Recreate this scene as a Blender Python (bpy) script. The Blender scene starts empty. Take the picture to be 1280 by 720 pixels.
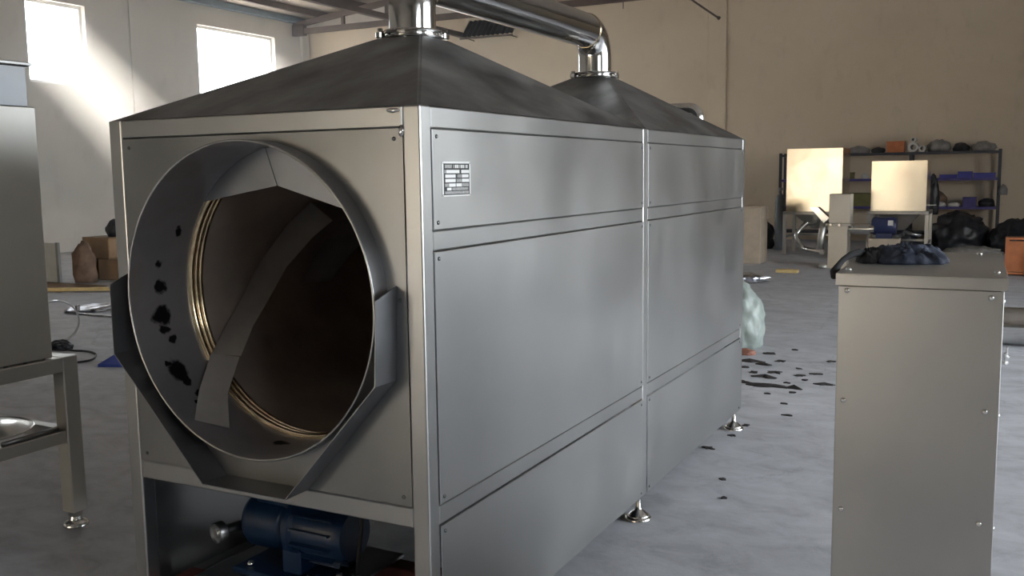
import bpy, bmesh, math, random
from mathutils import Vector, Matrix, noise
R = math.radians
random.seed(7)
S = bpy.context.scene
COL = S.collection

# ------------------------------------------------------------------ camera
CAM = Vector((-2.157, -1.397, 1.55))
yaw, pitch, roll, FPX = 0.4816, 0.1187, -0.0134, 1189.46
fw = Vector((math.cos(yaw)*math.cos(pitch), math.sin(yaw)*math.cos(pitch), -math.sin(pitch)))
rt = fw.cross(Vector((0, 0, 1))).normalized()
up = rt.cross(fw)
rt2 = rt*math.cos(roll) + up*math.sin(roll)
up2 = -rt*math.sin(roll) + up*math.cos(roll)
cd = bpy.data.cameras.new('camera')
cd.sensor_width = 36.0
cd.lens = 36.0*FPX/1280.0
cd.clip_end = 300
cam = bpy.data.objects.new('camera', cd)
COL.objects.link(cam)
M4 = Matrix((rt2, up2, -fw)).transposed().to_4x4()
M4.translation = CAM
cam.matrix_world = M4
S.camera = cam

# ------------------------------------------------------------------ world, sun, exposure
W = bpy.data.worlds.new('sky')
S.world = W
W.use_nodes = True
bgn = W.node_tree.nodes['Background']
bgn.inputs['Color'].default_value = (0.86, 0.93, 1.0, 1)
bgn.inputs['Strength'].default_value = 10.5

sd = bpy.data.lights.new('sun', 'SUN')
sd.energy = 130.0
sd.angle = R(0.8)
sd.color = (1.0, 0.93, 0.82)
sun = bpy.data.objects.new('sun', sd)
COL.objects.link(sun)
sun_dir = Vector((-0.20, -0.98, 0)).normalized()*math.cos(R(32)) + Vector((0, 0, -math.sin(R(32))))
sun.rotation_euler = sun_dir.to_track_quat('-Z', 'Y').to_euler()
sun.location = (10, 30, 25)

S.view_settings.view_transform = 'Standard'
S.view_settings.look = 'None'
S.view_settings.exposure = 0.33
S.view_settings.gamma = 1.0
S.view_settings.use_curve_mapping = False
S.cycles.use_denoising = True
S.cycles.max_bounces = 8
S.cycles.diffuse_bounces = 5
S.cycles.glossy_bounces = 5
S.cycles.sample_clamp_indirect = 6.0
S.cycles.caustics_reflective = False
S.cycles.caustics_refractive = False

def portal(name, loc, sx, sy, direction):
    """daylight sampling portal in a real opening (gives off nothing itself)"""
    l = bpy.data.lights.new(name, 'AREA')
    l.shape = 'RECTANGLE'
    l.size, l.size_y = sx, sy
    l.cycles.is_portal = True
    o = bpy.data.objects.new(name, l)
    COL.objects.link(o)
    o.location = loc
    o.rotation_euler = Vector(direction).to_track_quat('-Z', 'Z').to_euler()

# hall dimensions
XB, YL, XF, YR = 20.0, 16.75, -14.0, -8.0      # back, left, front, right wall faces
EAVE, RIDGE = 6.02, 7.3
WIN_L = [(11.09, 12.53, 3.60, 5.33), (15.80, 18.65, 3.63, 5.38)]
DOOR_R = (1.0, 8.0, 0.0, 4.2)  # unseen door, its span set to keep light off the floor in front
ADDED_WIN_R = [(-5.5, -2.0, 2.6, 4.2)]  # unseen high window added to light the inside of the drum ring
DOOR_F = (1.8, 8.2, 0.0, 2.7)
for i, (a, b, c, d) in enumerate(WIN_L):
    portal('window_portal_left', ((a+b)/2, YL+0.3, (c+d)/2), b-a, d-c, (0, -1, 0))
for a, b, c, d in ADDED_WIN_R + [DOOR_R]:
    portal('window_portal_right', ((a+b)/2, YR-0.3, (c+d)/2), b-a, d-c, (0, 1, 0))
portal('door_portal_front', (XF-0.3, (DOOR_F[0]+DOOR_F[1])/2, 1.35), DOOR_F[1]-DOOR_F[0], 2.7, (1, 0, 0))

# ------------------------------------------------------------------ materials
def new_mat(name):
    m = bpy.data.materials.new(name)
    m.use_nodes = True
    nt = m.node_tree
    return m, nt, nt.nodes['Principled BSDF']

def noise_node(nt, scale, detail=4, stretch=None, dist=0.0, rough=0.55):
    tc = nt.nodes.new('ShaderNodeTexCoord')
    mp = nt.nodes.new('ShaderNodeMapping')
    if stretch:
        mp.inputs['Scale'].default_value = stretch
    nt.links.new(tc.outputs['Object'], mp.inputs['Vector'])
    n = nt.nodes.new('ShaderNodeTexNoise')
    n.inputs['Scale'].default_value = scale
    n.inputs['Detail'].default_value = detail
    n.inputs['Roughness'].default_value = rough
    n.inputs['Distortion'].default_value = dist
    nt.links.new(mp.outputs['Vector'], n.inputs['Vector'])
    return n

def ramp(nt, src, stops):
    r = nt.nodes.new('ShaderNodeValToRGB')
    el = r.color_ramp.elements
    el[0].position, el[0].color = stops[0][0], (*stops[0][1], 1)
    el[1].position, el[1].color = stops[-1][0], (*stops[-1][1], 1)
    for p, c in stops[1:-1]:
        e = el.new(p)
        e.color = (*c, 1)
    nt.links.new(src, r.inputs['Fac'])
    return r

def bump(nt, b, src, strength, dist):
    n = nt.nodes.new('ShaderNodeBump')
    n.inputs['Strength'].default_value = strength
    n.inputs['Distance'].default_value = dist
    nt.links.new(src, n.inputs['Height'])
    nt.links.new(n.outputs['Normal'], b.inputs['Normal'])

def steel(name, col, rough, var=0.06, stretch=(1, 1, 1), tint=None, scale=3.0, brush=0.0, wave=0.0):
    m, nt, b = new_mat(name)
    b.inputs['Metallic'].default_value = 1.0
    n = noise_node(nt, scale, 5, stretch)
    c0 = tuple(max(0, v*(1-var*1.6)) for v in col)
    c1 = tuple(min(1, v*(1+var)) for v in col)
    if tint:
        st = [(0.3, c0), (0.55, c1), (0.8, tint)]
    else:
        st = [(0.3, c0), (0.7, c1)]
    rp = ramp(nt, n.outputs['Fac'], st)
    nt.links.new(rp.outputs['Color'], b.inputs['Base Color'])
    mr = nt.nodes.new('ShaderNodeMapRange')
    mr.inputs['From Min'].default_value = 0.3
    mr.inputs['From Max'].default_value = 0.7
    mr.inputs['To Min'].default_value = max(0.05, rough-0.04)
    mr.inputs['To Max'].default_value = rough+0.04
    nt.links.new(n.outputs['Fac'], mr.inputs['Value'])
    nt.links.new(mr.outputs['Result'], b.inputs['Roughness'])
    if brush:
        g = noise_node(nt, 60, 3, (stretch[0]*1.0, stretch[1]*1.0, 0.03))
        bump(nt, b, g.outputs['Fac'], brush, 0.0004)
    elif wave:
        g = noise_node(nt, 2.2, 2, (1, 1, 1))
        bump(nt, b, g.outputs['Fac'], wave, 0.02)
    return m

def plain(name, col, rough=0.6, metal=0.0, var=0.1, scale=6.0, bmp=0.0, bscale=40):
    m, nt, b = new_mat(name)
    b.inputs['Metallic'].default_value = metal
    b.inputs['Roughness'].default_value = rough
    n = noise_node(nt, scale, 4)
    rp = ramp(nt, n.outputs['Fac'], [(0.3, tuple(v*(1-var) for v in col)), (0.7, tuple(min(1, v*(1+var)) for v in col))])
    nt.links.new(rp.outputs['Color'], b.inputs['Base Color'])
    if bmp:
        g = noise_node(nt, bscale, 4)
        bump(nt, b, g.outputs['Fac'], bmp, 0.01)
    return m

M = {}
M['frame'] = steel('polished_tube_steel', (0.44, 0.44, 0.43), 0.335, 0.05, (1, 1, 1), scale=2)
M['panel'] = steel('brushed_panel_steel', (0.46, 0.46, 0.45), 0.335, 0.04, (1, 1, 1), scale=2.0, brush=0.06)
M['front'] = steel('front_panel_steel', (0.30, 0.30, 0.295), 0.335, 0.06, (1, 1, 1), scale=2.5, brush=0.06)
M['hood'] = steel('hood_sheet_steel', (0.25, 0.257, 0.262), 0.42, 0.42, (1, 1.6, 1.2), scale=3.2, wave=0.25)
M['pipe'] = steel('polished_pipe_steel', (0.66, 0.65, 0.63), 0.12, 0.05, scale=4)
M['ring'] = steel('rolled_ring_steel', (0.42, 0.42, 0.43), 0.38, 0.15, scale=3)
M['skirt'] = steel('folded_skirt_steel', (0.28, 0.285, 0.30), 0.40, 0.10, scale=3)
M['drum'] = plain('drum_steel_heat_stained', (0.42, 0.34, 0.28), 0.5, 0.4, 0.25, 3)
M['flight'] = plain('flight_steel', (0.56, 0.52, 0.48), 0.5, 0.35, 0.15, 5)
M['weld'] = steel('weld_ring_gold', (0.72, 0.58, 0.38), 0.22, 0.2, tint=(0.45, 0.22, 0.12), scale=12)
M['cab'] = steel('cabinet_steel', (0.47, 0.465, 0.45), 0.36, 0.05, (1, 1, 1), scale=2.0, brush=0.08)
M['bolt'] = steel('bolt_steel', (0.7, 0.69, 0.67), 0.2, 0.05)
M['dbolt'] = steel('dark_screw', (0.16, 0.16, 0.16), 0.35, 0.05)
M['hop'] = steel('hopper_steel', (0.62, 0.60, 0.55), 0.42, 0.06, (1, 1, 1), scale=2, brush=0.1)
M['hopdull'] = steel('hopper_top_steel', (0.36, 0.37, 0.38), 0.45, 0.08, scale=2)
M['mirror'] = steel('bright_hopper_steel', (0.86, 0.80, 0.68), 0.22, 0.05, tint=(0.80, 0.62, 0.50), scale=1.6, wave=0.15)  # warm reflected light is partly put into this base colour and tint
M['dish'] = steel('dished_lid_steel', (0.7, 0.7, 0.68), 0.15, 0.05)

# stained inside of the collar ring
m, nt, b = new_mat('ring_inside_stained')
b.inputs['Metallic'].default_value = 0.9
b.inputs['Roughness'].default_value = 0.42
tc = nt.nodes.new('ShaderNodeTexCoord')
nz = noise_node(nt, 14, 3)
mx = nt.nodes.new('ShaderNodeVectorMath'); mx.operation = 'MULTIPLY_ADD'
mx.inputs[1].default_value = (0.07, 0.07, 0.07)
nt.links.new(nz.outputs['Color'], mx.inputs[0])
nt.links.new(tc.outputs['Object'], mx.inputs[2])
acc = None
RC = (0.595, 1.185)                      # centre of the drum (y, z)
RR = 0.476
for x, th, rad in [(0.06, 11, .022), (0.055, 2, .028), (0.05, -9, .034), (0.055, -15, .02), (0.075, -20, .018), (0.05, -33, .04), (0.062, -37, .022), (0.07, -45, .022), (0.05, -49, .016), (0.1, -88, .03), (0.02, -30, .012), (0.11, 24, .02)]:
    P = (x+0.035, RC[0]+RR*math.cos(R(th))+0.035, RC[1]+RR*math.sin(R(th))+0.035)
    d = nt.nodes.new('ShaderNodeVectorMath'); d.operation = 'DISTANCE'
    d.inputs[1].default_value = P
    nt.links.new(mx.outputs[0], d.inputs[0])
    q = nt.nodes.new('ShaderNodeMapRange')
    q.inputs['From Min'].default_value = rad*0.75
    q.inputs['From Max'].default_value = rad*1.05
    q.inputs['To Min'].default_value = 1.0
    q.inputs['To Max'].default_value = 0.0
    nt.links.new(d.outputs['Value'], q.inputs['Value'])
    if acc is None:
        acc = q.outputs['Result']
    else:
        k = nt.nodes.new('ShaderNodeMath'); k.operation = 'MAXIMUM'
        nt.links.new(acc, k.inputs[0]); nt.links.new(q.outputs['Result'], k.inputs[1])
        acc = k.outputs[0]
n2 = noise_node(nt, 4, 5)
rp = ramp(nt, n2.outputs['Fac'], [(0.3, (0.46, 0.455, 0.47)), (0.55, (0.56, 0.55, 0.56)), (0.75, (0.50, 0.44, 0.42))])
mix = nt.nodes.new('ShaderNodeMix'); mix.data_type = 'RGBA'
nt.links.new(acc, mix.inputs['Factor'])
nt.links.new(rp.outputs['Color'], mix.inputs['A'])
mix.inputs['B'].default_value = (0.025, 0.024, 0.03, 1)
nt.links.new(mix.outputs['Result'], b.inputs['Base Color'])
M['ringin'] = m

# concrete floor with stains and hairline cracks
m, nt, b = new_mat('concrete_floor')
n1 = noise_node(nt, 0.35, 6, dist=0.6)
n2 = noise_node(nt, 3.2, 10, stretch=(1.6, 1, 1), dist=0.5, rough=0.72)
n3 = noise_node(nt, 9, 6, rough=0.7)
r1 = ramp(nt, n1.outputs['Fac'], [(0.3, (0.47, 0.48, 0.51)), (0.7, (0.60, 0.61, 0.64))])
r2 = ramp(nt, n2.outputs['Fac'], [(0.34, (0.70, 0.70, 0.71)), (0.5, (0.96, 0.96, 0.96)), (0.66, (1.15, 1.15, 1.15))])
mu = nt.nodes.new('ShaderNodeMix'); mu.data_type = 'RGBA'; mu.blend_type = 'MULTIPLY'
mu.inputs['Factor'].default_value = 0.85
nt.links.new(r1.outputs['Color'], mu.inputs['A'])
nt.links.new(r2.outputs['Color'], mu.inputs['B'])
tc = nt.nodes.new('ShaderNodeTexCoord')
wob = nt.nodes.new('ShaderNodeVectorMath'); wob.operation = 'MULTIPLY_ADD'
wob.inputs[1].default_value = (0.25, 0.25, 0.0)
nt.links.new(n3.outputs['Color'], wob.inputs[0])
nt.links.new(tc.outputs['Object'], wob.inputs[2])
vo = nt.nodes.new('ShaderNodeTexVoronoi'); vo.feature = 'DISTANCE_TO_EDGE'
vo.inputs['Scale'].default_value = 0.55
nt.links.new(wob.outputs[0], vo.inputs['Vector'])
cr = ramp(nt, vo.outputs['Distance'], [(0.0, (0.45, 0.45, 0.45)), (0.004, (1, 1, 1))])
mu2 = nt.nodes.new('ShaderNodeMix'); mu2.data_type = 'RGBA'; mu2.blend_type = 'MULTIPLY'
mk = ramp(nt, n1.outputs['Fac'], [(0.42, (0, 0, 0)), (0.6, (0.8, 0.8, 0.8))])
nt.links.new(mk.outputs['Color'], mu2.inputs['Factor'])
nt.links.new(mu.outputs['Result'], mu2.inputs['A'])
nt.links.new(cr.outputs['Color'], mu2.inputs['B'])
nt.links.new(mu2.outputs['Result'], b.inputs['Base Color'])
b.inputs['Roughness'].default_value = 0.62
bump(nt, b, n3.outputs['Fac'], 0.25, 0.01)
M['floor'] = m

def wall_mat(name, c0, c1, c2):
    m, nt, b = new_mat(name)
    a = noise_node(nt, 0.45, 6, dist=0.5)
    c = noise_node(nt, 3.0, 6, stretch=(1, 1, 0.5), rough=0.65)
    ra = ramp(nt, a.outputs['Fac'], [(0.3, c0), (0.55, c1), (0.75, c2)])
    rc = ramp(nt, c.outputs['Fac'], [(0.25, (0.80, 0.79, 0.77)), (0.45, (1, 1, 1)), (0.8, (1.0, 0.99, 0.97))])
    mu = nt.nodes.new('ShaderNodeMix'); mu.data_type = 'RGBA'; mu.blend_type = 'MULTIPLY'
    mu.inputs['Factor'].default_value = 0.6
    nt.links.new(ra.outputs['Color'], mu.inputs['A'])
    nt.links.new(rc.outputs['Color'], mu.inputs['B'])
    nt.links.new(mu.outputs['Result'], b.inputs['Base Color'])
    b.inputs['Roughness'].default_value = 0.9
    bump(nt, b, c.outputs['Fac'], 0.15, 0.02)
    return m
M['wall_tan'] = wall_mat('tan_plaster', (0.58, 0.49, 0.38), (0.64, 0.55, 0.43), (0.60, 0.52, 0.42))
M['wall_white'] = wall_mat('off_white_plaster', (0.64, 0.62, 0.57), (0.70, 0.68, 0.63), (0.66, 0.65, 0.61))
M['wall_dim'] = wall_mat('grey_plaster', (0.50, 0.47, 0.43), (0.56, 0.53, 0.48), (0.52, 0.50, 0.46))
M['roof'] = plain('roof_sheet', (0.46, 0.41, 0.36), 0.6, 0.0, 0.12, 1.5)
M['truss'] = plain('rust_primer_steel', (0.075, 0.052, 0.042), 0.55, 0.0, 0.25, 8)
M['eave'] = plain('blue_grey_painted_beam', (0.16, 0.21, 0.25), 0.55, 0.0, 0.15, 4)
M['gable'] = plain('white_sheeting', (0.82, 0.79, 0.74), 0.5, 0.0, 0.06, 5)
M['white'] = plain('white_window_plastic', (0.85, 0.85, 0.84), 0.4, 0.0, 0.03)
M['yard'] = plain('yard_concrete', (0.30, 0.29, 0.28), 0.9, 0.0, 0.1, 0.5)
M['yardwall'] = plain('sunlit_cream_render', (0.30, 0.25, 0.18), 0.9, 0.0, 0.08, 0.6)
M['dsheet'] = plain('dark_corrugated_sheet', (0.055, 0.05, 0.05), 0.4, 0.3, 0.2, 4)
M['blue'] = plain('blue_machine_paint', (0.006, 0.024, 0.068), 0.35, 0.0, 0.25, 9)
M['rust'] = plain('red_oxide_paint', (0.13, 0.035, 0.025), 0.6, 0.0, 0.3, 9)
M['black'] = plain('black_rubber', (0.015, 0.015, 0.016), 0.55, 0.0, 0.2)
M['blackcloth'] = plain('black_cloth', (0.012, 0.012, 0.013), 0.9, 0.0, 0.3)
M['blackbag'] = plain('black_plastic_sheet', (0.018, 0.019, 0.024), 0.42, 0.0, 0.3, 4, 0.3, 9)
M['carton'] = plain('brown_cardboard', (0.27, 0.175, 0.10), 0.85, 0.0, 0.15, 5)
M['carton2'] = plain('pale_cardboard', (0.46, 0.38, 0.29), 0.85, 0.0, 0.1, 5)
M['sack'] = plain('brown_sack', (0.20, 0.13, 0.09), 0.9, 0.0, 0.3, 7, 0.4, 20)
M['timber'] = plain('yellow_timber', (0.62, 0.46, 0.20), 0.7, 0.0, 0.15, 10)
M['board'] = plain('white_board', (0.62, 0.62, 0.58), 0.6, 0.0, 0.06)
M['greybd'] = plain('grey_board_edge', (0.28, 0.28, 0.27), 0.6)
M['bagg'] = plain('pale_green_plastic', (0.29, 0.33, 0.30), 0.4, 0.0, 0.2, 8, 0.5, 14)
M['rack'] = plain('dark_rack_paint', (0.045, 0.045, 0.055), 0.5, 0.0, 0.2)
M['rackblue'] = plain('violet_blue_shelf_paint', (0.06, 0.05, 0.20), 0.5, 0.0, 0.2)
M['orange'] = plain('orange_paint', (0.42, 0.14, 0.05), 0.5, 0.0, 0.15, 8)
M['bluebox'] = plain('blue_plastic', (0.07, 0.07, 0.34), 0.45, 0.0, 0.15)
M['grey'] = plain('grey_stuff', (0.25, 0.24, 0.23), 0.6, 0.0, 0.25, 9, 0.3, 14)
M['pale'] = plain('pale_plastic', (0.60, 0.58, 0.54), 0.5, 0.0, 0.1)
M['olive'] = plain('olive_box', (0.15, 0.14, 0.05), 0.6, 0.0, 0.2)
M['navy'] = plain('navy_motor_paint', (0.022, 0.03, 0.085), 0.4, 0.0, 0.2)
M['flake'] = plain('dark_scrap_flake', (0.035, 0.03, 0.028), 0.7, 0.0, 0.3, 20)
M['redscrap'] = plain('red_brown_scrap', (0.28, 0.12, 0.08), 0.7, 0.0, 0.2)
M['foil'] = steel('crumpled_foil', (0.55, 0.55, 0.58), 0.36, 0.3, scale=9)
M['bluerag'] = plain('blue_plastic_sheet', (0.03, 0.06, 0.28), 0.4, 0.0, 0.2)
M['cyl'] = plain('grey_gas_cylinder', (0.16, 0.18, 0.20), 0.4, 0.2, 0.1)
M['plate_dark'] = plain('nameplate_black', (0.03, 0.03, 0.03), 0.4, 0.3, 0.1)
M['plate_silver'] = plain('nameplate_silver', (0.80, 0.80, 0.78), 0.35, 0.2, 0.03)
M['plate_grey'] = plain('nameplate_worn', (0.33, 0.33, 0.32), 0.4, 0.2, 0.4, 300)

# denim
m, nt, b = new_mat('denim')
n = noise_node(nt, 16, 6, stretch=(1, 1.0, 1), rough=0.6)
rp = ramp(nt, n.outputs['Fac'], [(0.3, (0.006, 0.008, 0.015)), (0.5, (0.018, 0.025, 0.048)), (0.72, (0.09, 0.105, 0.14))])
nt.links.new(rp.outputs['Color'], b.inputs['Base Color'])
b.inputs['Roughness'].default_value = 0.85
bump(nt, b, noise_node(nt, 120, 2).outputs['Fac'], 0.3, 0.003)
M['denim'] = m

# thin window glass
m = bpy.data.materials.new('window_glass'); m.use_nodes = True
nt = m.node_tree
for q in list(nt.nodes):
    nt.nodes.remove(q)
out = nt.nodes.new('ShaderNodeOutputMaterial')
tr = nt.nodes.new('ShaderNodeBsdfTransparent')
gl = nt.nodes.new('ShaderNodeBsdfGlossy'); gl.inputs['Roughness'].default_value = 0.03
ms = nt.nodes.new('ShaderNodeMixShader'); ms.inputs['Fac'].default_value = 0.06
nt.links.new(tr.outputs[0], ms.inputs[1]); nt.links.new(gl.outputs[0], ms.inputs[2])
nt.links.new(ms.outputs[0], out.inputs['Surface'])
M['glass'] = m

# ------------------------------------------------------------------ mesh helpers
def bx(bm, x0, x1, y0, y1, z0, z1, bev=0.0, seg=1, mtx=None):
    vs = [bm.verts.new((x, y, z)) for x in (x0, x1) for y in (y0, y1) for z in (z0, z1)]
    f = [(0, 1, 3, 2), (4, 6, 7, 5), (0, 4, 5, 1), (2, 3, 7, 6), (0, 2, 6, 4), (1, 5, 7, 3)]
    fs = [bm.faces.new([vs[i] for i in q]) for q in f]
    if bev:
        es = list({e for q in fs for e in q.edges})
        r = bmesh.ops.bevel(bm, geom=es, offset=bev, segments=seg, affect='EDGES', profile=0.5)
        vs = list({v for q in r['faces'] for v in q.verts} | {v for v in vs if v.is_valid})
    if mtx is not None:
        bmesh.ops.transform(bm, matrix=mtx, verts=[v for v in vs if v.is_valid])
    return vs

def prism(bm, pts, d):
    """closed polygon (3-D points) extruded by vector d"""
    d = Vector(d)
    a = [bm.verts.new(p) for p in pts]
    c = [bm.verts.new(Vector(p)+d) for p in pts]
    n = len(pts)
    bm.faces.new(a); bm.faces.new(list(reversed(c)))
    for i in range(n):
        bm.faces.new([a[i], c[i], c[(i+1) % n], a[(i+1) % n]])

def frames(path):
    path = [Vector(p) for p in path]
    out = []
    prev = None
    for i, p in enumerate(path):
        t = (path[min(i+1, len(path)-1)]-path[max(i-1, 0)]).normalized()
        if prev is None:
            a = Vector((0, 0, 1)) if abs(t.z) < 0.9 else Vector((1, 0, 0))
            n = (a-t*a.dot(t)).normalized()
        else:
            n = (prev-t*prev.dot(t)).normalized()
        prev = n
        out.append((p, t, n, t.cross(n)))
    return out

def tube(bm, path, r, n=12, cap=True, closed=False):
    rs = r if isinstance(r, (list, tuple)) else [r]*len(path)
    rings = []
    for (p, t, u, v), rad in zip(frames(path), rs):
        rings.append([bm.verts.new(p+(u*math.cos(2*math.pi*k/n)+v*math.sin(2*math.pi*k/n))*rad) for k in range(n)])
    m = len(rings)
    for i in range(m if closed else m-1):
        A, B = rings[i], rings[(i+1) % m]
        off = 0
        if closed and i == m-1:
            off = min(range(n), key=lambda o: sum((A[k].co-B[(k+o) % n].co).length for k in range(n)))
        for k in range(n):
            bm.faces.new([A[k], A[(k+1) % n], B[(k+1+off) % n], B[(k+off) % n]])
    if cap and not closed:
        bm.faces.new(list(reversed(rings[0]))); bm.faces.new(rings[-1])

def lathe(bm, prof, base, axis=(0, 0, 1), n=24, close_profile=False):
    """prof: list of (radius, distance along axis)"""
    axis = Vector(axis).normalized()
    a = Vector((1, 0, 0)) if abs(axis.x) < 0.9 else Vector((0, 1, 0))
    u = (a-axis*a.dot(axis)).normalized(); v = axis.cross(u)
    base = Vector(base)
    rings = []
    for r, h in prof:
        if r < 1e-6:
            rings.append([bm.verts.new(base+axis*h)])
        else:
            rings.append([bm.verts.new(base+axis*h+(u*math.cos(2*math.pi*k/n)+v*math.sin(2*math.pi*k/n))*r) for k in range(n)])
    pairs = list(zip(rings, rings[1:])) + ([(rings[-1], rings[0])] if close_profile else [])
    for A, B in pairs:
        for k in range(n):
            k2 = (k+1) % n
            if len(A) == 1 and len(B) == 1:
                continue
            if len(A) == 1:
                bm.faces.new([A[0], B[k2], B[k]])
            elif len(B) == 1:
                bm.faces.new([A[k], A[k2], B[0]])
            else:
                bm.faces.new([A[k], A[k2], B[k2], B[k]])
    if not close_profile:
        if len(rings[0]) > 1:
            bm.faces.new(list(reversed(rings[0])))
        if len(rings[-1]) > 1:
            bm.faces.new(rings[-1])

def blob(bm, c, s, seed=0, amp=0.25, freq=2.0, sub=3, ridge=False, flat=True, rz=0.0):
    """lumpy soft body sitting on z = c.z"""
    r = bmesh.ops.create_icosphere(bm, subdivisions=sub, radius=1.0)
    o = Vector((seed*13.7, seed*5.1, seed*2.3))
    ca, sa = math.cos(rz), math.sin(rz)
    for v in r['verts']:
        p = v.co.copy()
        q = p*freq+o
        if ridge:
            k = 1.0+amp*(1-2*abs(noise.noise(q)))*0.8+amp*0.4*noise.noise(q*2.7)
        else:
            k = 1.0+amp*noise.noise(q)+amp*0.5*noise.noise(q*2.3)
        p *= k
        if flat and p.z < -0.55:
            p.z = -0.55
        x, y, z = p.x*s[0], p.y*s[1], (p.z+(0.55 if flat else 0))*s[2]
        v.co = (c[0]+x*ca-y*sa, c[1]+x*sa+y*ca, c[2]+z)

def wloc(o):
    p = Vector((0, 0, 0))
    while o is not None:
        p += o.location
        o = o.parent
    return p

def obj(name, bm, mat, parent=None, smooth=False, local=False, auto=None):
    bmesh.ops.recalc_face_normals(bm, faces=bm.faces)
    if parent is not None and not local:
        bmesh.ops.translate(bm, verts=bm.verts, vec=-wloc(parent))
    me = bpy.data.meshes.new(name)
    bm.to_mesh(me); bm.free()
    me.materials.append(M[mat])
    if smooth:
        for p in me.polygons:
            p.use_smooth = True
        if auto:
            me.set_sharp_from_angle(angle=R(auto))
    o = bpy.data.objects.new(name, me)
    COL.objects.link(o)
    if parent is not None:
        o.parent = parent
    return o

def B():
    return bmesh.new()

def tag(o, label, cat, group=None):
    o['label'] = label; o['category'] = cat
    if group:
        o['group'] = group
    return o

def thing(name, label, cat, loc=(0, 0, 0), rz=0.0, group=None):
    o = bpy.data.objects.new(name, None)
    COL.objects.link(o)
    o.location = loc; o.rotation_euler = (0, 0, rz)
    o.empty_display_size = 0.1
    return tag(o, label, cat, group)

def struct(o):
    o['kind'] = 'structure'
    return o

def boxpart(name, mat, parent, *a, bev=0.0, local=False, seg=1, smooth=False):
    bm = B(); bx(bm, *a, bev=bev, seg=seg)
    return obj(name, bm, mat, parent, local=local, smooth=smooth)

def copy_tree(o, parent=None):
    c = o.copy(); COL.objects.link(c); c.parent = parent
    for ch in list(o.children):
        copy_tree(ch, c)
    return c

def bolt_mesh(name, r, h, mat):
    bm = B()
    lathe(bm, [(r, 0), (r, h*0.45), (r*0.72, h*0.9), (0, h)], (0, 0, 0), (0, 0, 1), 10)
    bmesh.ops.recalc_face_normals(bm, faces=bm.faces)
    me = bpy.data.meshes.new(name); bm.to_mesh(me); bm.free(); me.materials.append(M[mat])
    for p in me.polygons:
        p.use_smooth = True
    return me

def put_bolt(me, name, parent, p, n, local=False):
    o = bpy.data.objects.new(name, me)
    COL.objects.link(o)
    o.parent = parent
    o.location = Vector(p)-(Vector((0, 0, 0)) if local else wloc(parent))
    o.rotation_euler = Vector(n).to_track_quat('Z', 'Y').to_euler()
    return o

# ------------------------------------------------------------------ the hall
def holed_wall(bm, axis, face, thick, u0, u1, z0, z1, holes):
    us = sorted({u0, u1} | {h[0] for h in holes} | {h[1] for h in holes})
    zs = sorted({z0, z1} | {h[2] for h in holes} | {h[3] for h in holes})
    for a, c in zip(us, us[1:]):
        run = None
        for z, zz in list(zip(zs, zs[1:]))+[(None, None)]:
            solid = z is not None and not any(h[0] <= (a+c)/2 <= h[1] and h[2] <= (z+zz)/2 <= h[3] for h in holes)
            if solid:
                run = (run[0], zz) if run else (z, zz)
            elif run:
                lo, hi = sorted((face, face+thick))
                if axis == 'y':
                    bx(bm, a, c, lo, hi, *run)
                else:
                    bx(bm, lo, hi, a, c, *run)
                run = None

bm = B(); bx(bm, XF-0.3, XB+0.3, YR-0.3, YL+0.3, -0.2, 0.0)
struct(obj('floor', bm, 'floor'))
bm = B(); bx(bm, -90, 90, -90, 90, -0.4, -0.21)
struct(obj('ground', bm, 'yard'))
bm = B(); bx(bm, -32.3, -32, -40, 40, -0.3, 5.5)  # unseen wall added to send warm light through the front door to the hoppers
struct(obj('wall_yard', bm, 'yardwall'))

bm = B(); holed_wall(bm, 'y', YL, 0.3, XF-0.3, XB+0.3, 0, EAVE+0.2, WIN_L)
wl = struct(obj('wall_left', bm, 'wall_white'))
bm = B(); holed_wall(bm, 'y', YR, -0.3, XF-0.3, XB+0.3, 0, EAVE+0.2, ADDED_WIN_R+[DOOR_R])
struct(obj('wall_right', bm, 'wall_dim'))
bm = B(); holed_wall(bm, 'x', XF, -0.3, YR-0.3, YL+0.3, 0, RIDGE+0.3, [DOOR_F])
struct(obj('wall_front', bm, 'wall_dim'))
bm = B(); bx(bm, XB, XB+0.3, YR-0.3, YL+0.3, 0, RIDGE+0.3)
wb = struct(obj('wall_back', bm, 'wall_tan'))
boxpart('pilaster', 'wall_tan', wb, XB-0.05, XB, 4.52, 4.96, 0, 7.0, bev=0.01)
boxpart('gable_sheeting', 'gable', wb, XB-0.03, XB-0.002, 11.4, YL-0.02, 5.72, 6.5)  # white panel added for the bright lit patches on the gable wall
boxpart('pilaster', 'wall_white', wl, 13.7, 14.0, YL-0.05, YL, 0, 5.8, bev=0.01)
boxpart('eave_beam', 'eave', wl, XF, XB, YL-0.16, YL, 5.86, 6.02, bev=0.01)
boxpart('corner_column', 'wall_white', wl, XB-0.3, XB, YL-0.1, YL, 0, 5.7, bev=0.01)

YM = (YL+YR)/2
def roofz(y):
    return RIDGE-(RIDGE-EAVE)*abs(y-YM)/(YL-YM)
bm = B()
for y0, y1 in ((YR-0.5, YM), (YM, YL+0.5)):
    prism(bm, [(XF-0.4, y0, roofz(y0)), (XF-0.4, y1, roofz(y1)), (XF-0.4, y1, roofz(y1)+0.06), (XF-0.4, y0, roofz(y0)+0.06)], (XB-XF+0.8, 0, 0))
ce = struct(obj('ceiling', bm, 'roof'))
for k in range(9):
    y = YL-0.9-k*1.35
    z = roofz(y)
    boxpart('purlin', 'truss', ce, XF, XB, y-0.06, y+0.06, z-0.16, z-0.005)

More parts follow.
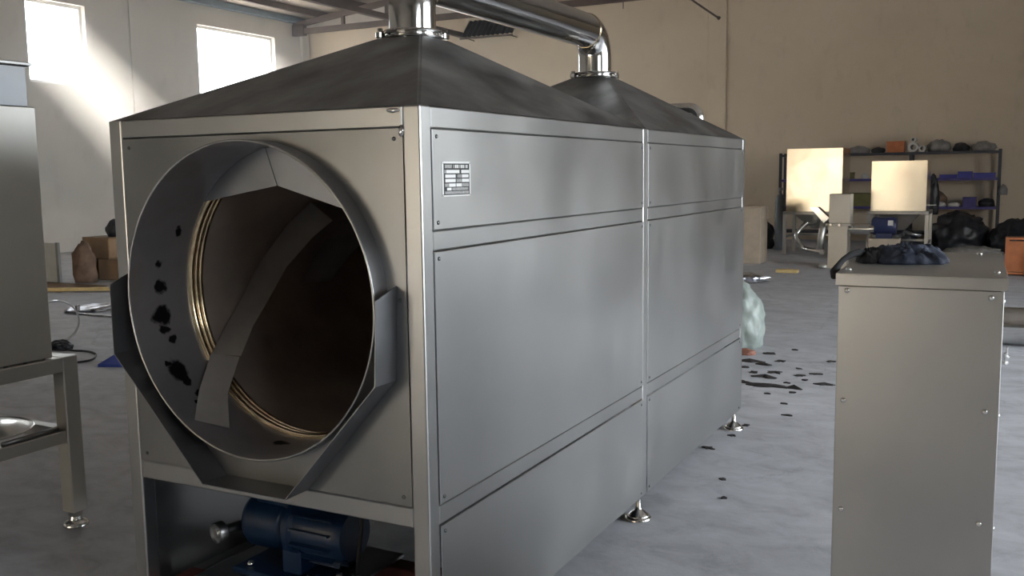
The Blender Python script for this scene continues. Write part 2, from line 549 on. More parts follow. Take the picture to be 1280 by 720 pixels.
# windows of the left wall
for i, (a, c, z0, z1) in enumerate(WIN_L):
    bm = B()
    t = 0.07
    y0, y1 = YL+0.12, YL+0.19
    bx(bm, a, a+t, y0, y1, z0, z1); bx(bm, c-t, c, y0, y1, z0, z1)
    bx(bm, a+t, c-t, y0, y1, z0, z0+t); bx(bm, a+t, c-t, y0, y1, z1-t, z1)
    w = struct(obj('window_%d' % (i+1), bm, 'white'))
    boxpart('pane', 'glass', w, a+t, c-t, YL+0.15, YL+0.154, z0+t, z1-t)

# roof truss near the back wall
tr_ = thing('roof_truss', 'dark rust-brown steel roof truss spanning in front of the back wall', 'truss', (19.45, YL, 5.6))
X0, X1 = 19.4, 19.5
boxpart('bottom_chord', 'truss', tr_, X0, X1, YR, YL-0.02, 5.54, 5.69)
bm = B()
for ya, yb in ((YL-0.02, YM), (YM, YR)):
    za, zb = roofz(ya)-0.22, roofz(yb)-0.22
    if ya > YM: za = 5.72
    else: zb = 5.72
    prism(bm, [(X0, ya, za), (X0, yb, zb), (X0, yb, zb+0.15), (X0, ya, za+0.15)], (X1-X0, 0, 0))
obj('top_chord', bm, 'truss', tr_)
for k in range(1, 8):
    y = YL-0.3-k*1.45
    zt = 5.72+(roofz(YM)-0.22-5.72)*(YL-y)/(YL-YM)
    boxpart('web_post', 'truss', tr_, X0+0.02, X1-0.02, y-0.05, y+0.05, 5.68, zt+0.02)
boxpart('end_plate', 'truss', tr_, X0-0.03, X1+0.03, YL-0.42, YL-0.01, 5.50, 5.80, bev=0.01)

# longitudinal tie beam and the dark corrugated sheet high on the back wall
o = tag(boxpart('tie_beam', 'truss', None, 4.0, XB-0.001, 11.42, 11.54, 5.12, 5.24), 'dark steel beam running lengthwise under the roof to the back wall', 'beam')
t = thing('corrugated_sheet', 'dark corrugated metal sheet fixed high on the back wall under the roof', 'metal sheet', (19.95, 10.6, 5.07))
bm = B()
n = 22
rows = []
for j, (x, z) in enumerate(((19.55, 5.06), (19.97, 5.52))):
    rows.append([(x-0.025*(k % 2), 11.34-1.5*k/n, z+0.025*(k % 2)) for k in range(n+1)])
A = [bm.verts.new(p) for p in rows[0]]; Bv = [bm.verts.new(p) for p in rows[1]]
for k in range(n):
    bm.faces.new([A[k], A[k+1], Bv[k+1], Bv[k]])
bmesh.ops.solidify(bm, geom=bm.faces[:], thickness=0.01)
obj('sheet', bm, 'dsheet', t)
boxpart('edge_angle', 'truss', t, 19.52, 19.58, 9.84, 11.36, 5.02, 5.055)
for yy in (11.2, 9.95):
    bm = B(); tube(bm, [(19.56, yy, 5.05), (19.999, yy, 5.03)], 0.015, 6); obj('bracket', bm, 'truss', t)
t = thing('brace_rod', 'thin rust-brown diagonal rod hanging from the roof before the back wall', 'rod', (19.45, 5.9, 6.0))
bm = B(); tube(bm, [(19.45, 6.25, 6.2), (19.45, 4.57, 4.97)], 0.022, 8); obj('rod', bm, 'truss', t)
bm = B(); lathe(bm, [(0.04, 0), (0.04, 0.05)], (19.45, 4.59, 4.99), (0, -1, -0.73), 8); obj('end_cap', bm, 'truss', t)
bm = B(); tube(bm, [(19.45, 6.85, 5.6), (19.45, 6.85, 5.38)], 0.012, 6)
tag(obj('hanging_wire', bm, 'truss'), 'short dark wire hanging straight down from the roof truss', 'wire')

# ------------------------------------------------------------------ the big drum machine
L, Wd, H = 3.51, 1.19, 1.738
ZB = 0.115
XM = 1.773
P = 0.055
mach = thing('drum_machine', 'long stainless steel drum machine with pyramid hoods and a round open end', 'machine', (0, 0, 0))
ZU = (1.343, 1.399); ZLo = (0.5615, 0.6195)
for x, y, nm in ((0, 0, 'corner_post'), (0, Wd-P, 'corner_post'), (L-P, 0, 'corner_post'), (L-P, Wd-P, 'corner_post'), (XM-0.03, 0, 'middle_post'), (XM-0.03, Wd-P, 'middle_post')):
    w = P if nm == 'corner_post' else 0.06
    boxpart(nm, 'frame', mach, x, x+w, y, y+P, ZB, H, bev=0.005, seg=2)
for y in (0, Wd-P):
    for z0, z1, nm in ((H-0.06, H-0.001, 'top_rail'), (*ZU, 'middle_rail'), (*ZLo, 'lower_rail'), (ZB, ZB+0.03, 'bottom_rail')):
        for x0, x1 in ((P, XM-0.03), (XM+0.03, L-P)):
            boxpart(nm, 'frame', mach, x0+0.0005, x1-0.0005, y+0.001, y+P-0.001, z0, z1, bev=0.004)
for x in (0, L-P):
    for z0, z1, nm in ((H-0.058, H-0.0005, 'top_rail'), (ZLo[0], ZLo[1]+0.002, 'lower_rail')):
        boxpart(nm, 'frame', mach, x+0.001, x+P-0.001, P+0.0005, Wd-P-0.0005, z0, z1, bev=0.004)
scr_d = bolt_mesh('screw', 0.006, 0.004, 'dbolt')
scr_l = bolt_mesh('screw', 0.006, 0.004, 'bolt')
# side panels, each with its screws
g = 0.002
for y, n_ in ((0.0, -1), (Wd, 1)):
    for i, (x0, x1) in enumerate(((P, XM-0.03), (XM+0.03, L-P))):
        for z0, z1 in ((ZU[1], H-0.06), (ZLo[1], ZU[0]), (ZB+0.03, ZLo[0])):
            if y > 0 and z0 < 0.3 and i == 1:
                continue                                    # the far lower side is open
            ya, yb = (-0.0025, 0.012) if y == 0 else (Wd-0.012, Wd+0.0025)
            zlo = z0 if z0 > 0.3 else ZB+0.002
            if z0 < 0.3:
                ya, yb = (-0.003, 0.0) if y == 0 else (Wd, Wd+0.003)
            pn = boxpart('side_panel', 'panel', mach, x0+g, x1-g, ya, yb, zlo+g, z1-g, bev=0.002)
            if y == 0:
                for sx in (x0+0.022, x1-0.022):
                    for sz in (zlo+0.022, z1-0.022):
                        put_bolt(scr_d, 'screw', pn, (sx, ya, sz), (0, -1, 0))
# front panel with the round hole
NS = 72
def front_panel(x, t, r, mat, nm):
    bm = B()
    y0, y1, z0, z1 = P+g, Wd-P-g, ZLo[1]+0.002+g, H-0.058-g
    ring, rect = [], []
    for k in range(NS):
        a = 2*math.pi*k/NS
        cy, cz = math.cos(a), math.sin(a)
        ring.append((RC[0]+r*cy, RC[1]+r*cz))
        s = min(((y1-RC[0])/cy if cy > 1e-6 else 9), ((y0-RC[0])/cy if cy < -1e-6 else 9),
                ((z1-RC[1])/cz if cz > 1e-6 else 9), ((z0-RC[1])/cz if cz < -1e-6 else 9))
        rect.append([RC[0]+s*cy, RC[1]+s*cz])
    for cy, cz in ((y0, z0), (y0, z1), (y1, z0), (y1, z1)):
        k = min(range(NS), key=lambda i: (rect[i][0]-cy)**2+(rect[i][1]-cz)**2)
        rect[k] = [cy, cz]
    V = [[[bm.verts.new((xx, *q[k])) for k in range(NS)] for q in (ring, rect)] for xx in (x, x+t)]
    for k in range(NS):
        j = (k+1) % NS
        for s in (0, 1):
            bm.faces.new([V[s][0][k], V[s][0][j], V[s][1][j], V[s][1][k]])
        bm.faces.new([V[0][0][k], V[0][0][j], V[1][0][j], V[1][0][k]])
        bm.faces.new([V[0][1][k], V[0][1][j], V[1][1][j], V[1][1][k]])
    return obj(nm, bm, mat, mach)
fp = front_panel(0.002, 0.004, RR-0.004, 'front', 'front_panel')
for sy in (P+0.03, Wd-P-0.03):
    for sz in (ZLo[1]+0.03, H-0.088):
        put_bolt(scr_d, 'screw', fp, (0.002, sy, sz), (-1, 0, 0))
for sy in (0.08, Wd-0.08):
    put_bolt(scr_d, 'screw', fp, (0.002, sy, 1.21), (-1, 0, 0))
front_panel(L-0.006, 0.004, 0.2, 'panel', 'end_panel')
# collar ring around the opening: outside skin and stained inside skin
def cyl_band(x0, x1, r0, r1, mat, nm, par):
    bm = B(); lathe(bm, [(r0, x0), (r0, x1), (r1, x1), (r1, x0)], (0, *RC), (1, 0, 0), 96, close_profile=True)
    return obj(nm, bm, mat, par, smooth=True, auto=40)
collar = cyl_band(-0.062, 0.19, RR, RR-0.004, 'ring', 'collar_ring', mach)
cyl_band(-0.061, 0.19, RR-0.0045, RR-0.0055, 'ringin', 'inner_skin', collar)
bm = B(); tube(bm, [(-0.062, RC[0]+(RR-0.002)*math.cos(2*math.pi*k/96), RC[1]+(RR-0.002)*math.sin(2*math.pi*k/96)) for k in range(96)], 0.004, 6, closed=True)
obj('rolled_edge', bm, 'frame', collar, smooth=True)
# octagonal half skirt below the opening
SK = [(1.112, 1.262), (1.112, 1.0), (0.755, 0.62), (0.43, 0.62), (0.098, 0.985), (0.088, 1.25)]
skirt = None
for i in range(5):
    (ya, za), (yb, zb) = SK[i], SK[i+1]
    d = Vector((0, yb-ya, zb-za)).normalized()
    nn = Vector((0, -d.z, d.y))
    if nn.dot(Vector((0, RC[0]-ya, RC[1]-za))) < 0:
        nn = -nn
    ta = 0.04 if i == 0 else 0.0
    tb = 0.03 if i == 4 else 0.0
    pts = [(0.001, ya, za), (-0.1, ya, za-ta), (-0.1, yb, zb-tb), (0.001, yb, zb)]
    bm = B(); prism(bm, pts, nn*0.003)
    o = obj('skirt_plate' , bm, 'skirt', mach)
# drum inside with helical flights
drum = None
bm = B()
lathe(bm, [(RR-0.006, 0.225), (RR-0.006, 3.3), (0.0, 3.3), (0.0, 3.31), (RR+0.002, 3.31), (RR+0.002, 0.225)], (0, *RC), (1, 0, 0), 72, close_profile=False)
for f in [f for f in bm.faces if len(f.verts) > 10]:
    bm.faces.remove(f)
drum = obj('drum', bm, 'drum', mach, smooth=True, auto=40)
for k, (x, rr) in enumerate(((0.192, 0.013), (0.214, 0.011), (0.234, 0.010))):
    bm = B(); tube(bm, [(x, RC[0]+(RR-0.006)*math.cos(2*math.pi*q/96), RC[1]+(RR-0.006)*math.sin(2*math.pi*q/96)) for q in range(96)], rr, 8, closed=True)
    obj('weld_bead', bm, 'weld', drum, smooth=True)
def flight(th0, xa, xb, h, nm='flight'):
    bm = B()
    n = max(6, int((xb-xa)/0.06))
    a, c = [], []
    for k in range(n+1):
        x = xa+(xb-xa)*k/n
        th = R(th0+125*(x-0.2))
        for lst, r, dx in ((a, RR-0.008, 0), (c, RR-0.008-h, 0.03)):
            lst.append(bm.verts.new((x+dx, RC[0]+r*math.cos(th), RC[1]+r*math.sin(th))))
    for k in range(n):
        bm.faces.new([a[k], a[k+1], c[k+1], c[k]])
    bmesh.ops.solidify(bm, geom=bm.faces[:], thickness=0.006)
    return obj(nm, bm, 'flight', drum, smooth=True, auto=40)
for k in range(4):
    flight(15+90*k, 0.75, 2.9, 0.13)
# the long entry flight with its folded foot on the collar
def ribbon(pts, nm, mat):
    bm = B()
    a = [bm.verts.new(p) for p, q in pts]; c = [bm.verts.new(q) for p, q in pts]
    for k in range(len(pts)-1):
        bm.faces.new([a[k], a[k+1], c[k+1], c[k]])
    bmesh.ops.solidify(bm, geom=bm.faces[:], thickness=0.006)
    return obj(nm, bm, mat, drum, smooth=True, auto=25)
def cy(x, th, r):
    return (x, RC[0]+r*math.cos(R(th)), RC[1]+r*math.sin(R(th)))
ribbon([(cy(0.2, -30, 0.462), cy(0.235, -38, 0.38)), (cy(0.3, -20, 0.462), cy(0.34, -24, 0.37)), (cy(0.41, -9, 0.462), cy(0.45, -10, 0.36)), (cy(0.52, 7, 0.462), cy(0.55, 6, 0.36)), (cy(0.64, 25, 0.46), cy(0.66, 24, 0.35)), (cy(0.72, 36, 0.46), cy(0.74, 35, 0.35))], 'entry_flight', 'flight')
ribbon([(cy(-0.03, -57, 0.463), cy(0.045, -67, 0.462)), (cy(0.06, -45, 0.455), cy(0.13, -52, 0.43)), (cy(0.19, -30, 0.452), cy(0.232, -38, 0.385))], 'entry_flight_foot', 'flight')
# header plates in the crown of the opening
def plate(pts, nm, d=(0.004, 0, 0)):
    bm = B(); prism(bm, pts, d)
    return obj(nm, bm, 'skirt', drum)
def arc(x, a0, a1, n, r=RR-0.006):
    return [cy(x, a0+(a1-a0)*k/n, r) for k in range(n+1)]
plate(arc(0.172, 78, 38, 9)+[(0.172, 0.65, 1.525)], 'header_plate')
plate(arc(0.175, 154, 78, 11)+[(0.175, 0.65, 1.525)], 'header_plate')
# hoods and pipes
for i, (x0, x1) in enumerate(((0.0, XM), (XM, L))):
    xc, yc = (x0+x1)/2, Wd/2
    h = 0.1
    zt = 2.05
    bm = B()
    lo = [bm.verts.new(p) for p in ((x0+0.004, 0.004, H), (x1-0.002, 0.004, H), (x1-0.002, Wd-0.004, H), (x0+0.004, Wd-0.004, H))]
    hi = [bm.verts.new(p) for p in ((xc-h, yc-h, zt), (xc+h, yc-h, zt), (xc+h, yc+h, zt), (xc-h, yc+h, zt))]
    bm.faces.new(hi)
    for k in range(4):
        bm.faces.new([lo[k], lo[(k+1) % 4], hi[(k+1) % 4], hi[k]])
    bmesh.ops.bevel(bm, geom=[e for e in bm.edges if abs(e.verts[0].co.z-e.verts[1].co.z) > 0.1], offset=0.006, segments=2, affect='EDGES')
    hd = obj('hood', bm, 'hood', mach)
    fl = B()
    lathe(fl, [(0.088, -0.004), (0.108, 0.0), (0.112, 0.006), (0.108, 0.012), (0.096, 0.014), (0.096, 0.018), (0.108, 0.02), (0.112, 0.026), (0.108, 0.032), (0.088, 0.034)], (xc, yc, zt), (0, 0, 1), 40)
    f_ = obj('pipe_flange', fl, 'pipe', mach, smooth=True, auto=50)
    for k in range(2):
        a = R(-50+180*k)
        q = B(); px, py = xc+0.12*math.cos(a), yc+0.12*math.sin(a)
        bx(q, px-0.016, px+0.016, py-0.012, py+0.012, zt+0.004, zt+0.028, bev=0.004)
        lathe(q, [(0.011, 0), (0.011, 0.012)], (px, py, zt+0.028), (0, 0, 1), 6)
        obj('clamp_bolt', q, 'pipe', f_)
xc1, xc2, yc = XM/2, (XM+L)/2, Wd/2
zt, zp, re, rp_ = 2.084, 2.288, 0.125, 0.087
path = [(xc1, yc, zt), (xc1, yc, zp-re)]
for k in range(1, 9):
    a = R(90*k/8)
    path.append((xc1+re*(1-math.cos(a)), yc, zp-re+re*math.sin(a)))
path.append((path[-1][0]+0.004, yc, zp))
bm = B(); tube(bm, path, rp_, 40, cap=False); obj('pipe_elbow', bm, 'pipe', mach, smooth=True)
bm = B(); tube(bm, [(xc1+re+0.001, yc, zp), (xc2-re-0.001, yc, zp)], rp_, 40, cap=False); pr = obj('pipe_run', bm, 'pipe', mach, smooth=True)
bm = B(); tube(bm, [(xc2-(p[0]-xc1), yc, p[2]) for p in path], rp_, 40, cap=False); obj('pipe_elbow', bm, 'pipe', mach, smooth=True)
for x in (xc1+re, xc2-re):
    bm = B(); tube(bm, [(x+0.0, yc+(rp_+0.0005)*math.cos(2*math.pi*k/40), zp+(rp_+0.0005)*math.sin(2*math.pi*k/40)) for k in range(40)], 0.003, 6, closed=True)
    obj('weld_seam', bm, 'weld', pr, smooth=True)
# small bent vent pipe on the far slope of the second hood
bm = B()
gp = [(3.3, 0.55, 1.72), (3.3, 0.55, 1.86)]
for k in range(1, 7):
    a = R(90*k/6); gp.append((3.3, 0.55-0.06*(1-math.cos(a)), 1.86+0.06*math.sin(a)))
for k in range(0, 7):
    a = R(90*k/6); gp.append((3.3, 0.28-0.06*math.sin(a), 1.86+0.06*math.cos(a)))
gp.append((3.3, 0.22, 1.70))
tube(bm, gp, 0.03, 16)
obj('vent_pipe', bm, 'pipe', mach, smooth=True, auto=60)
# weld blob on the front corner
bm = B(); blob(bm, (-0.002, P+0.002, H-0.068), (0.008, 0.008, 0.018), 3, 0.3, 3, 2, flat=False)
obj('weld_blob', bm, 'bolt', mach, smooth=True)
bm = B(); blob(bm, (-0.001, P+0.03, H-0.012), (0.006, 0.022, 0.007), 5, 0.3, 3, 2, flat=False)
obj('weld_blob', bm, 'bolt', mach, smooth=True)
# levelling feet
def foot(x, y, par, z1=ZB, r=0.06, nm='levelling_foot'):
    bm = B()
    lathe(bm, [(r, 0), (r, 0.008), (r*0.93, 0.014), (r*0.82, 0.016), (r*0.80, 0.022), (r*0.62, 0.028), (r*0.55, 0.034), (r*0.3, 0.042), (r*0.25, 0.05), (0.012, 0.055), (0.012, z1)], (x, y, 0), (0, 0, 1), 28)
    f = obj(nm, bm, 'bolt', par, smooth=True, auto=50)
    q = B(); lathe(q, [(0.019, 0), (0.019, 0.014)], (x, y, z1-0.016), (0, 0, 1), 6)
    obj('lock_nut', q, 'bolt', f)
for x in (0.03, XM, L-0.06):
    for y in (0.03, Wd-0.03):
        foot(x, y, mach)
# nameplate
npx0, npx1, npz0, npz1 = 0.100, 0.257, 1.491, 1.589
plate_o = boxpart('nameplate', 'plate_silver', mach, npx0, npx1, -0.0045, -0.0024, npz0, npz1, bev=0.0008)
boxpart('printed_field', 'plate_dark', plate_o, npx0+0.008, npx1-0.008, -0.0051, -0.0045, npz0+0.004, npz1-0.006)
def fld(a, c, r0, r1, mat):
    w0, w1 = npx0+0.010, npx1-0.010
    h0, h1 = npz1-0.008, npz0+0.006
    boxpart('printed_mark', mat, plate_o, w0+(w1-w0)*a, w0+(w1-w0)*c, -0.0056, -0.0051, h0+(h1-h0)*r1, h0+(h1-h0)*r0)
fld(0.03, 0.30, 0.02, 0.13, 'plate_grey')
for k in range(8):
    fld(0.36+k*0.075, 0.36+k*0.075+0.05, 0.02, 0.13, 'plate_silver' if k % 3 else 'plate_grey')
for a, c, r0, mt in ((0.08, 0.6, 0.19, 0), (0.68, 1.0, 0.19, 0), (0.0, 0.06, 0.19, 1), (0.04, 0.44, 0.34, 0), (0.52, 0.68, 0.34, 1), (0.70, 0.97, 0.34, 0), (0.04, 0.44, 0.49, 0), (0.48, 0.68, 0.49, 1), (0.70, 0.99, 0.49, 0), (0.02, 0.16, 0.64, 1), (0.18, 0.44, 0.64, 0), (0.47, 0.69, 0.64, 0), (0.71, 0.97, 0.64, 1), (0.1, 0.27, 0.78, 0), (0.30, 0.95, 0.78, 1), (0.02, 0.97, 0.90, 1)):
    fld(a, c, r0, r0+(0.11 if r0 < 0.75 else 0.09), 'plate_grey' if mt else 'plate_silver')
for sx in (npx0+0.004, npx1-0.004):
    for sz in (npz0+0.004, npz1-0.004):
        o = put_bolt(scr_l, 'rivet', plate_o, (sx, -0.0045, sz), (0, -1, 0)); o.scale = (0.5, 0.5, 0.5)
# drive under the drum
base = boxpart('base_beam', 'rust', mach, 0.12, 0.2, P, Wd-P, ZB, ZB+0.06, bev=0.004)
boxpart('base_beam', 'rust', mach, 0.5, 0.58, P, Wd-P, ZB, ZB+0.06, bev=0.004)
boxpart('motor_plate', 'ring', mach, 0.1, 0.6, 0.5, 1.05, ZB+0.06, ZB+0.072, bev=0.002)
bm = B()
zc = 0.345
lathe(bm, [(0.0, 0.0), (0.085, 0.0), (0.1, 0.02), (0.1, 0.17), (0.09, 0.18), (0.09, 0.2), (0.115, 0.205), (0.115, 0.225), (0.10, 0.235), (0.10, 0.40), (0.085, 0.43), (0.0, 0.43)], (0.34, 0.95, zc), (0, -1, 0), 32)
bx(bm, 0.24, 0.44, 0.68, 0.76, ZB+0.09, zc-0.05, bev=0.008)
gm = obj('gear_motor', bm, 'blue', mach, smooth=True, auto=35)
for k in range(14):
    a = 2*math.pi*k/14
    bm = B()
    mt = Matrix.Translation((0.34, 0.63, zc)) @ Matrix.Rotation(a, 4, 'Y')
    bx(bm, -0.003, 0.003, -0.08, 0.085, 0.095, 0.118, mtx=mt)
    obj('cooling_fin', bm, 'blue', gm)
bm = B(); bx(bm, 0.2, 0.46, 0.6, 0.95, ZB+0.072, ZB+0.092, bev=0.004); bx(bm, 0.24, 0.30, 0.5, 0.62, ZB+0.072, ZB+0.11, bev=0.006)
obj('motor_foot', bm, 'blue', gm)
bm = B(); bx(bm, 0.28, 0.42, 0.74, 0.9, zc+0.07, zc+0.15, bev=0.012, seg=2); obj('gear_housing', bm, 'blue', gm, smooth=True, auto=35)
bm = B(); lathe(bm, [(0.0, 0.0), (0.012, 0.0), (0.014, 0.006), (0.02, 0.008), (0.03, 0.006), (0.034, 0.0), (0.038, 0.005), (0.038, 0.03), (0.03, 0.036), (0.018, 0.04), (0.018, 0.12)], (0.2, 1.02, 0.315), (1, -0.25, 0), 28)
obj('shaft_hub', bm, 'frame', gm, smooth=True, auto=40)
for px, py in ((0.24, 0.64), (0.24, 0.9), (0.42, 0.64), (0.26, 0.53)):
    put_bolt(bolt_mesh('bolt', 0.012, 0.016, 'bolt'), 'bolt', gm, (px, py, ZB+0.092 if py > 0.6 else ZB+0.11), (0, 0, 1))
bm = B(); tube(bm, [(0.3, 0.46, 0.56), (0.3, 0.455, 0.48), (0.31, 0.47, 0.38), (0.3, 0.48, 0.28), (0.32, 0.5, 0.22)], 0.008, 8)
obj('power_cable', bm, 'black', gm, smooth=True)
bm = B()
seg = [(RC[0]+0.535*math.cos(R(200+140*k/12)), RC[1]+0.535*math.sin(R(200+140*k/12))) for k in range(13)]
seg = [(min(max(y, 0.06), Wd-0.06), z) for y, z in seg]
a = [bm.verts.new((0.06, *q)) for q in seg]; c = [bm.verts.new((3.44, *q)) for q in seg]
for k in range(12):
    bm.faces.new([a[k], a[k+1], c[k+1], c[k]])
bmesh.ops.solidify(bm, geom=bm.faces[:], thickness=0.004)
obj('water_trough', bm, 'skirt', mach)

# ------------------------------------------------------------------ control cabinet with the jeans
CW, CDp, CH_ = 0.40, 0.755, 1.28
cab = thing('control_cabinet', 'free-standing tall stainless steel control cabinet with a folded lid', 'cabinet', (0.465, -1.0, 0), R(1.6))
boxpart('body', 'cab', cab, 0.006, CDp-0.006, -CW+0.006, -0.006, 0.0, CH_-0.02, bev=0.003, local=True)
boxpart('front_cover', 'cab', cab, 0.0, 0.0055, -CW+0.004, -0.004, 0.05, CH_-0.034, bev=0.0015, local=True)
bm = B()
bx(bm, -0.004, CDp+0.004, -CW-0.003, 0.003, CH_-0.003, CH_, bev=0.001)
for a in ((-0.004, -0.001, -CW-0.003, 0.003), (CDp+0.001, CDp+0.004, -CW-0.003, 0.003), (-0.001, CDp+0.001, -CW-0.003, -CW), (-0.001, CDp+0.001, 0.0, 0.003)):
    bx(bm, *a, CH_-0.032, CH_-0.003)
lid = obj('lid', bm, 'cab', cab, local=True)
sb = bolt_mesh('screw', 0.0075, 0.006, 'bolt')
for x, y in ((0.09, -0.018), (0.12, -CW+0.02), (0.71, -CW+0.06), (0.66, -0.03)):
    put_bolt(sb, 'screw', lid, (x, y, CH_), (0, 0, 1), True)
for y, z in ((-0.026, 1.234), (-0.367, 1.229), (-0.024, 0.938), (-0.364, 0.939), (-0.026, 0.636), (-0.362, 0.645)):
    put_bolt(sb, 'screw', cab, (0.0, y, z), (-1, 0, 0), True)
for z in (1.235, 0.94, 0.64):
    put_bolt(sb, 'screw', cab, (0.05, -0.006, z), (0, 1, 0), True)
    put_bolt(sb, 'screw', cab, (0.05, -CW+0.006, z-0.02), (0, -1, 0), True)

def drape(bm, c, sx, sy, h, seed, rz, n_r=34, n_t=110):
    """crumpled cloth: irregular outline, sharp running creases, flat underside"""
    o = Vector((seed*9.1, seed*3.3, seed*7.7))
    ca, sa = math.cos(rz), math.sin(rz)
    rows = []
    for i in range(n_r+1):
        r = i/n_r
        row = []
        for k in range(n_t if i else 1):
            th = 2*math.pi*k/n_t
            u = Vector((math.cos(th), math.sin(th), 0))
            out = 1.0+0.22*noise.noise(u*1.6+o)+0.10*noise.noise(u*4.0+o)
            px, py = u.x*r*out, u.y*r*out
            w = Vector((px*1.3+0.6*noise.noise(Vector((px, py, 3))*1.5+o), py*2.4+0.6*noise.noise(Vector((px, py, 8))*1.5+o), 0))
            rd = 1-abs(noise.noise(w*1.7+o))*2.2
            rd2 = 1-abs(noise.noise(w*4.2+o*2))*2.2
            z = h*(1-r**3)**0.6*(0.46+0.42*max(rd, 0)**1.5+0.09*rd2)
            z = max(z, 0.003*(1-r**8))
            x, y = px*sx, py*sy
            row.append(bm.verts.new((c[0]+x*ca-y*sa, c[1]+x*sa+y*ca, c[2]+z)))
        rows.append(row)
    for k in range(n_t):
        bm.faces.new([rows[0][0], rows[1][k], rows[1][(k+1) % n_t]])
    for i in range(1, n_r):
        for k in range(n_t):
            j = (k+1) % n_t
            bm.faces.new([rows[i][k], rows[i+1][k], rows[i+1][j], rows[i][j]])
    bm.faces.new(rows[-1])
bm = B()
drape(bm, (0.88, -1.137, CH_+0.0005), 0.120, 0.145, 0.056, 4, R(-90))
tag(obj('jeans', bm, 'denim', None, smooth=True), 'crumpled dark blue denim garment lying on the steel cabinet lid', 'clothing')
bm = B()
drape(bm, (0.83, -1.042, CH_+0.0005), 0.042, 0.085, 0.046, 9, R(-90), 20, 60)
tube(bm, [(0.84, -1.03, CH_+0.022), (0.77, -1.012, CH_+0.030), (0.71, -0.998, CH_+0.028), (0.66, -0.985, CH_+0.017), (0.62, -0.977, CH_+0.002), (0.59, -0.974, CH_-0.010), (0.575, -0.975, CH_-0.024)], [0.010, 0.011, 0.009, 0.008, 0.009, 0.013, 0.009], 10)
tag(obj('black_rag', bm, 'blackcloth', None, smooth=True), 'black cloth strip hanging over the corner of the steel cabinet', 'cloth')

# ------------------------------------------------------------------ hopper on its stand, left
hs = thing('hopper_machine', 'tall square stainless hopper on a legged steel stand with levelling feet', 'machine', (-0.03, 2.75, 0))
HX0, HX1, HY0, HY1 = -0.70, 0.645, 2.255, 3.25
q = 0.075
for x, y in ((HX0, HY0), (HX1-q, HY0), (HX0, HY1-q), (HX1-q, HY1-q)):
    lg = boxpart('leg', 'hop', hs, x, x+q, y, y+q, 0.07, 0.78, bev=0.004)
    f = B(); xx, yy = x+q/2, y+q/2
    lathe(f, [(0.055, 0), (0.055, 0.012), (0.048, 0.02), (0.03, 0.03), (0.026, 0.045), (0.03, 0.05), (0.03, 0.07)], (xx, yy, 0), (0, 0, 1), 24)
    obj('levelling_foot', f, 'bolt', lg, smooth=True, auto=45)
for y in (HY0, HY1-q):
    boxpart('top_rail', 'hop', hs, HX0+q, HX1-q, y+0.001, y+q, 0.715, 0.779, bev=0.003)
    boxpart('brace', 'hop', hs, HX0+q, HX1-q, y+0.012, y+q-0.012, 0.395, 0.45, bev=0.003)
for x in (HX0, HX1-q):
    boxpart('top_rail', 'hop', hs, x, x+q-0.001, HY0+q, HY1-q, 0.715, 0.779, bev=0.003)
    boxpart('brace', 'hop', hs, x+0.012, x+q-0.012, HY0+q, HY1-q, 0.395, 0.45, bev=0.003)
boxpart('brace', 'hop', hs, HX0+q-0.012, HX1-q+0.012, 2.585, 2.635, 0.40, 0.45, bev=0.003)
boxpart('hopper_body', 'hop', hs, HX0+0.1, 0.545, HY0+0.03, HY1-0.05, 0.782, 1.86, bev=0.004)
boxpart('hopper_top', 'hopdull', hs, HX0+0.12, 0.528, HY0+0.05, HY1-0.07, 1.86, 2.03, bev=0.004)
boxpart('top_rim', 'frame', hs, HX0+0.10, 0.545, HY0+0.03, HY1-0.05, 2.03, 2.045, bev=0.003)
bm = B()
lo = [bm.verts.new(p) for p in ((-0.18, 2.6, 0.52), (0.12, 2.6, 0.52), (0.12, 2.9, 0.52), (-0.18, 2.9, 0.52))]
hi = [bm.verts.new(p) for p in ((HX0+0.11, HY0+0.08, 0.79), (0.53, HY0+0.08, 0.79), (0.53, HY1-0.08, 0.79), (HX0+0.11, HY1-0.08, 0.79))]
bm.faces.new(lo)
for k in range(4):
    bm.faces.new([lo[k], lo[(k+1) % 4], hi[(k+1) % 4], hi[k]])
obj('hopper_cone', bm, 'hopdull', hs)
for k in range(7):
    bm = B(); blob(bm, (0.5-0.09*k, HY0+0.028, 0.782), (0.010, 0.005, 0.004), k, 0.3, 3, 1, flat=False); obj('weld_blob', bm, 'dbolt', hs)
# dished lid lying on the stand's braces
dl = thing('dished_lid', 'round polished steel dished lid lying on the hopper stand braces', 'lid', (0.38, 2.62, 0.4495))
bm = B(); lathe(bm, [(0.0, 0.040), (0.10, 0.036), (0.17, 0.026), (0.215, 0.010), (0.235, 0.008), (0.24, 0.004), (0.235, 0.0), (0.0, 0.0)], (0.38, 2.62, 0.4495), (0, 0, 1), 48)
obj('dish', bm, 'dish', dl, smooth=True, auto=50)
bm = B(); tube(bm, [(0.38+0.235*math.cos(2*math.pi*k/48), 2.62+0.235*math.sin(2*math.pi*k/48), 0.4555) for k in range(48)], 0.006, 6, closed=True)
obj('rim_bead', bm, 'dish', dl, smooth=True)
bm = B(); tube(bm, [(0.28, 2.285, 0.4595), (0.45, 2.292, 0.4595), (0.558, 2.305, 0.4595)], 0.010, 8)
tag(obj('steel_bar', bm, 'dbolt', None, smooth=True), 'thin dark bent bar lying beside the dished lid on the stand', 'bar')

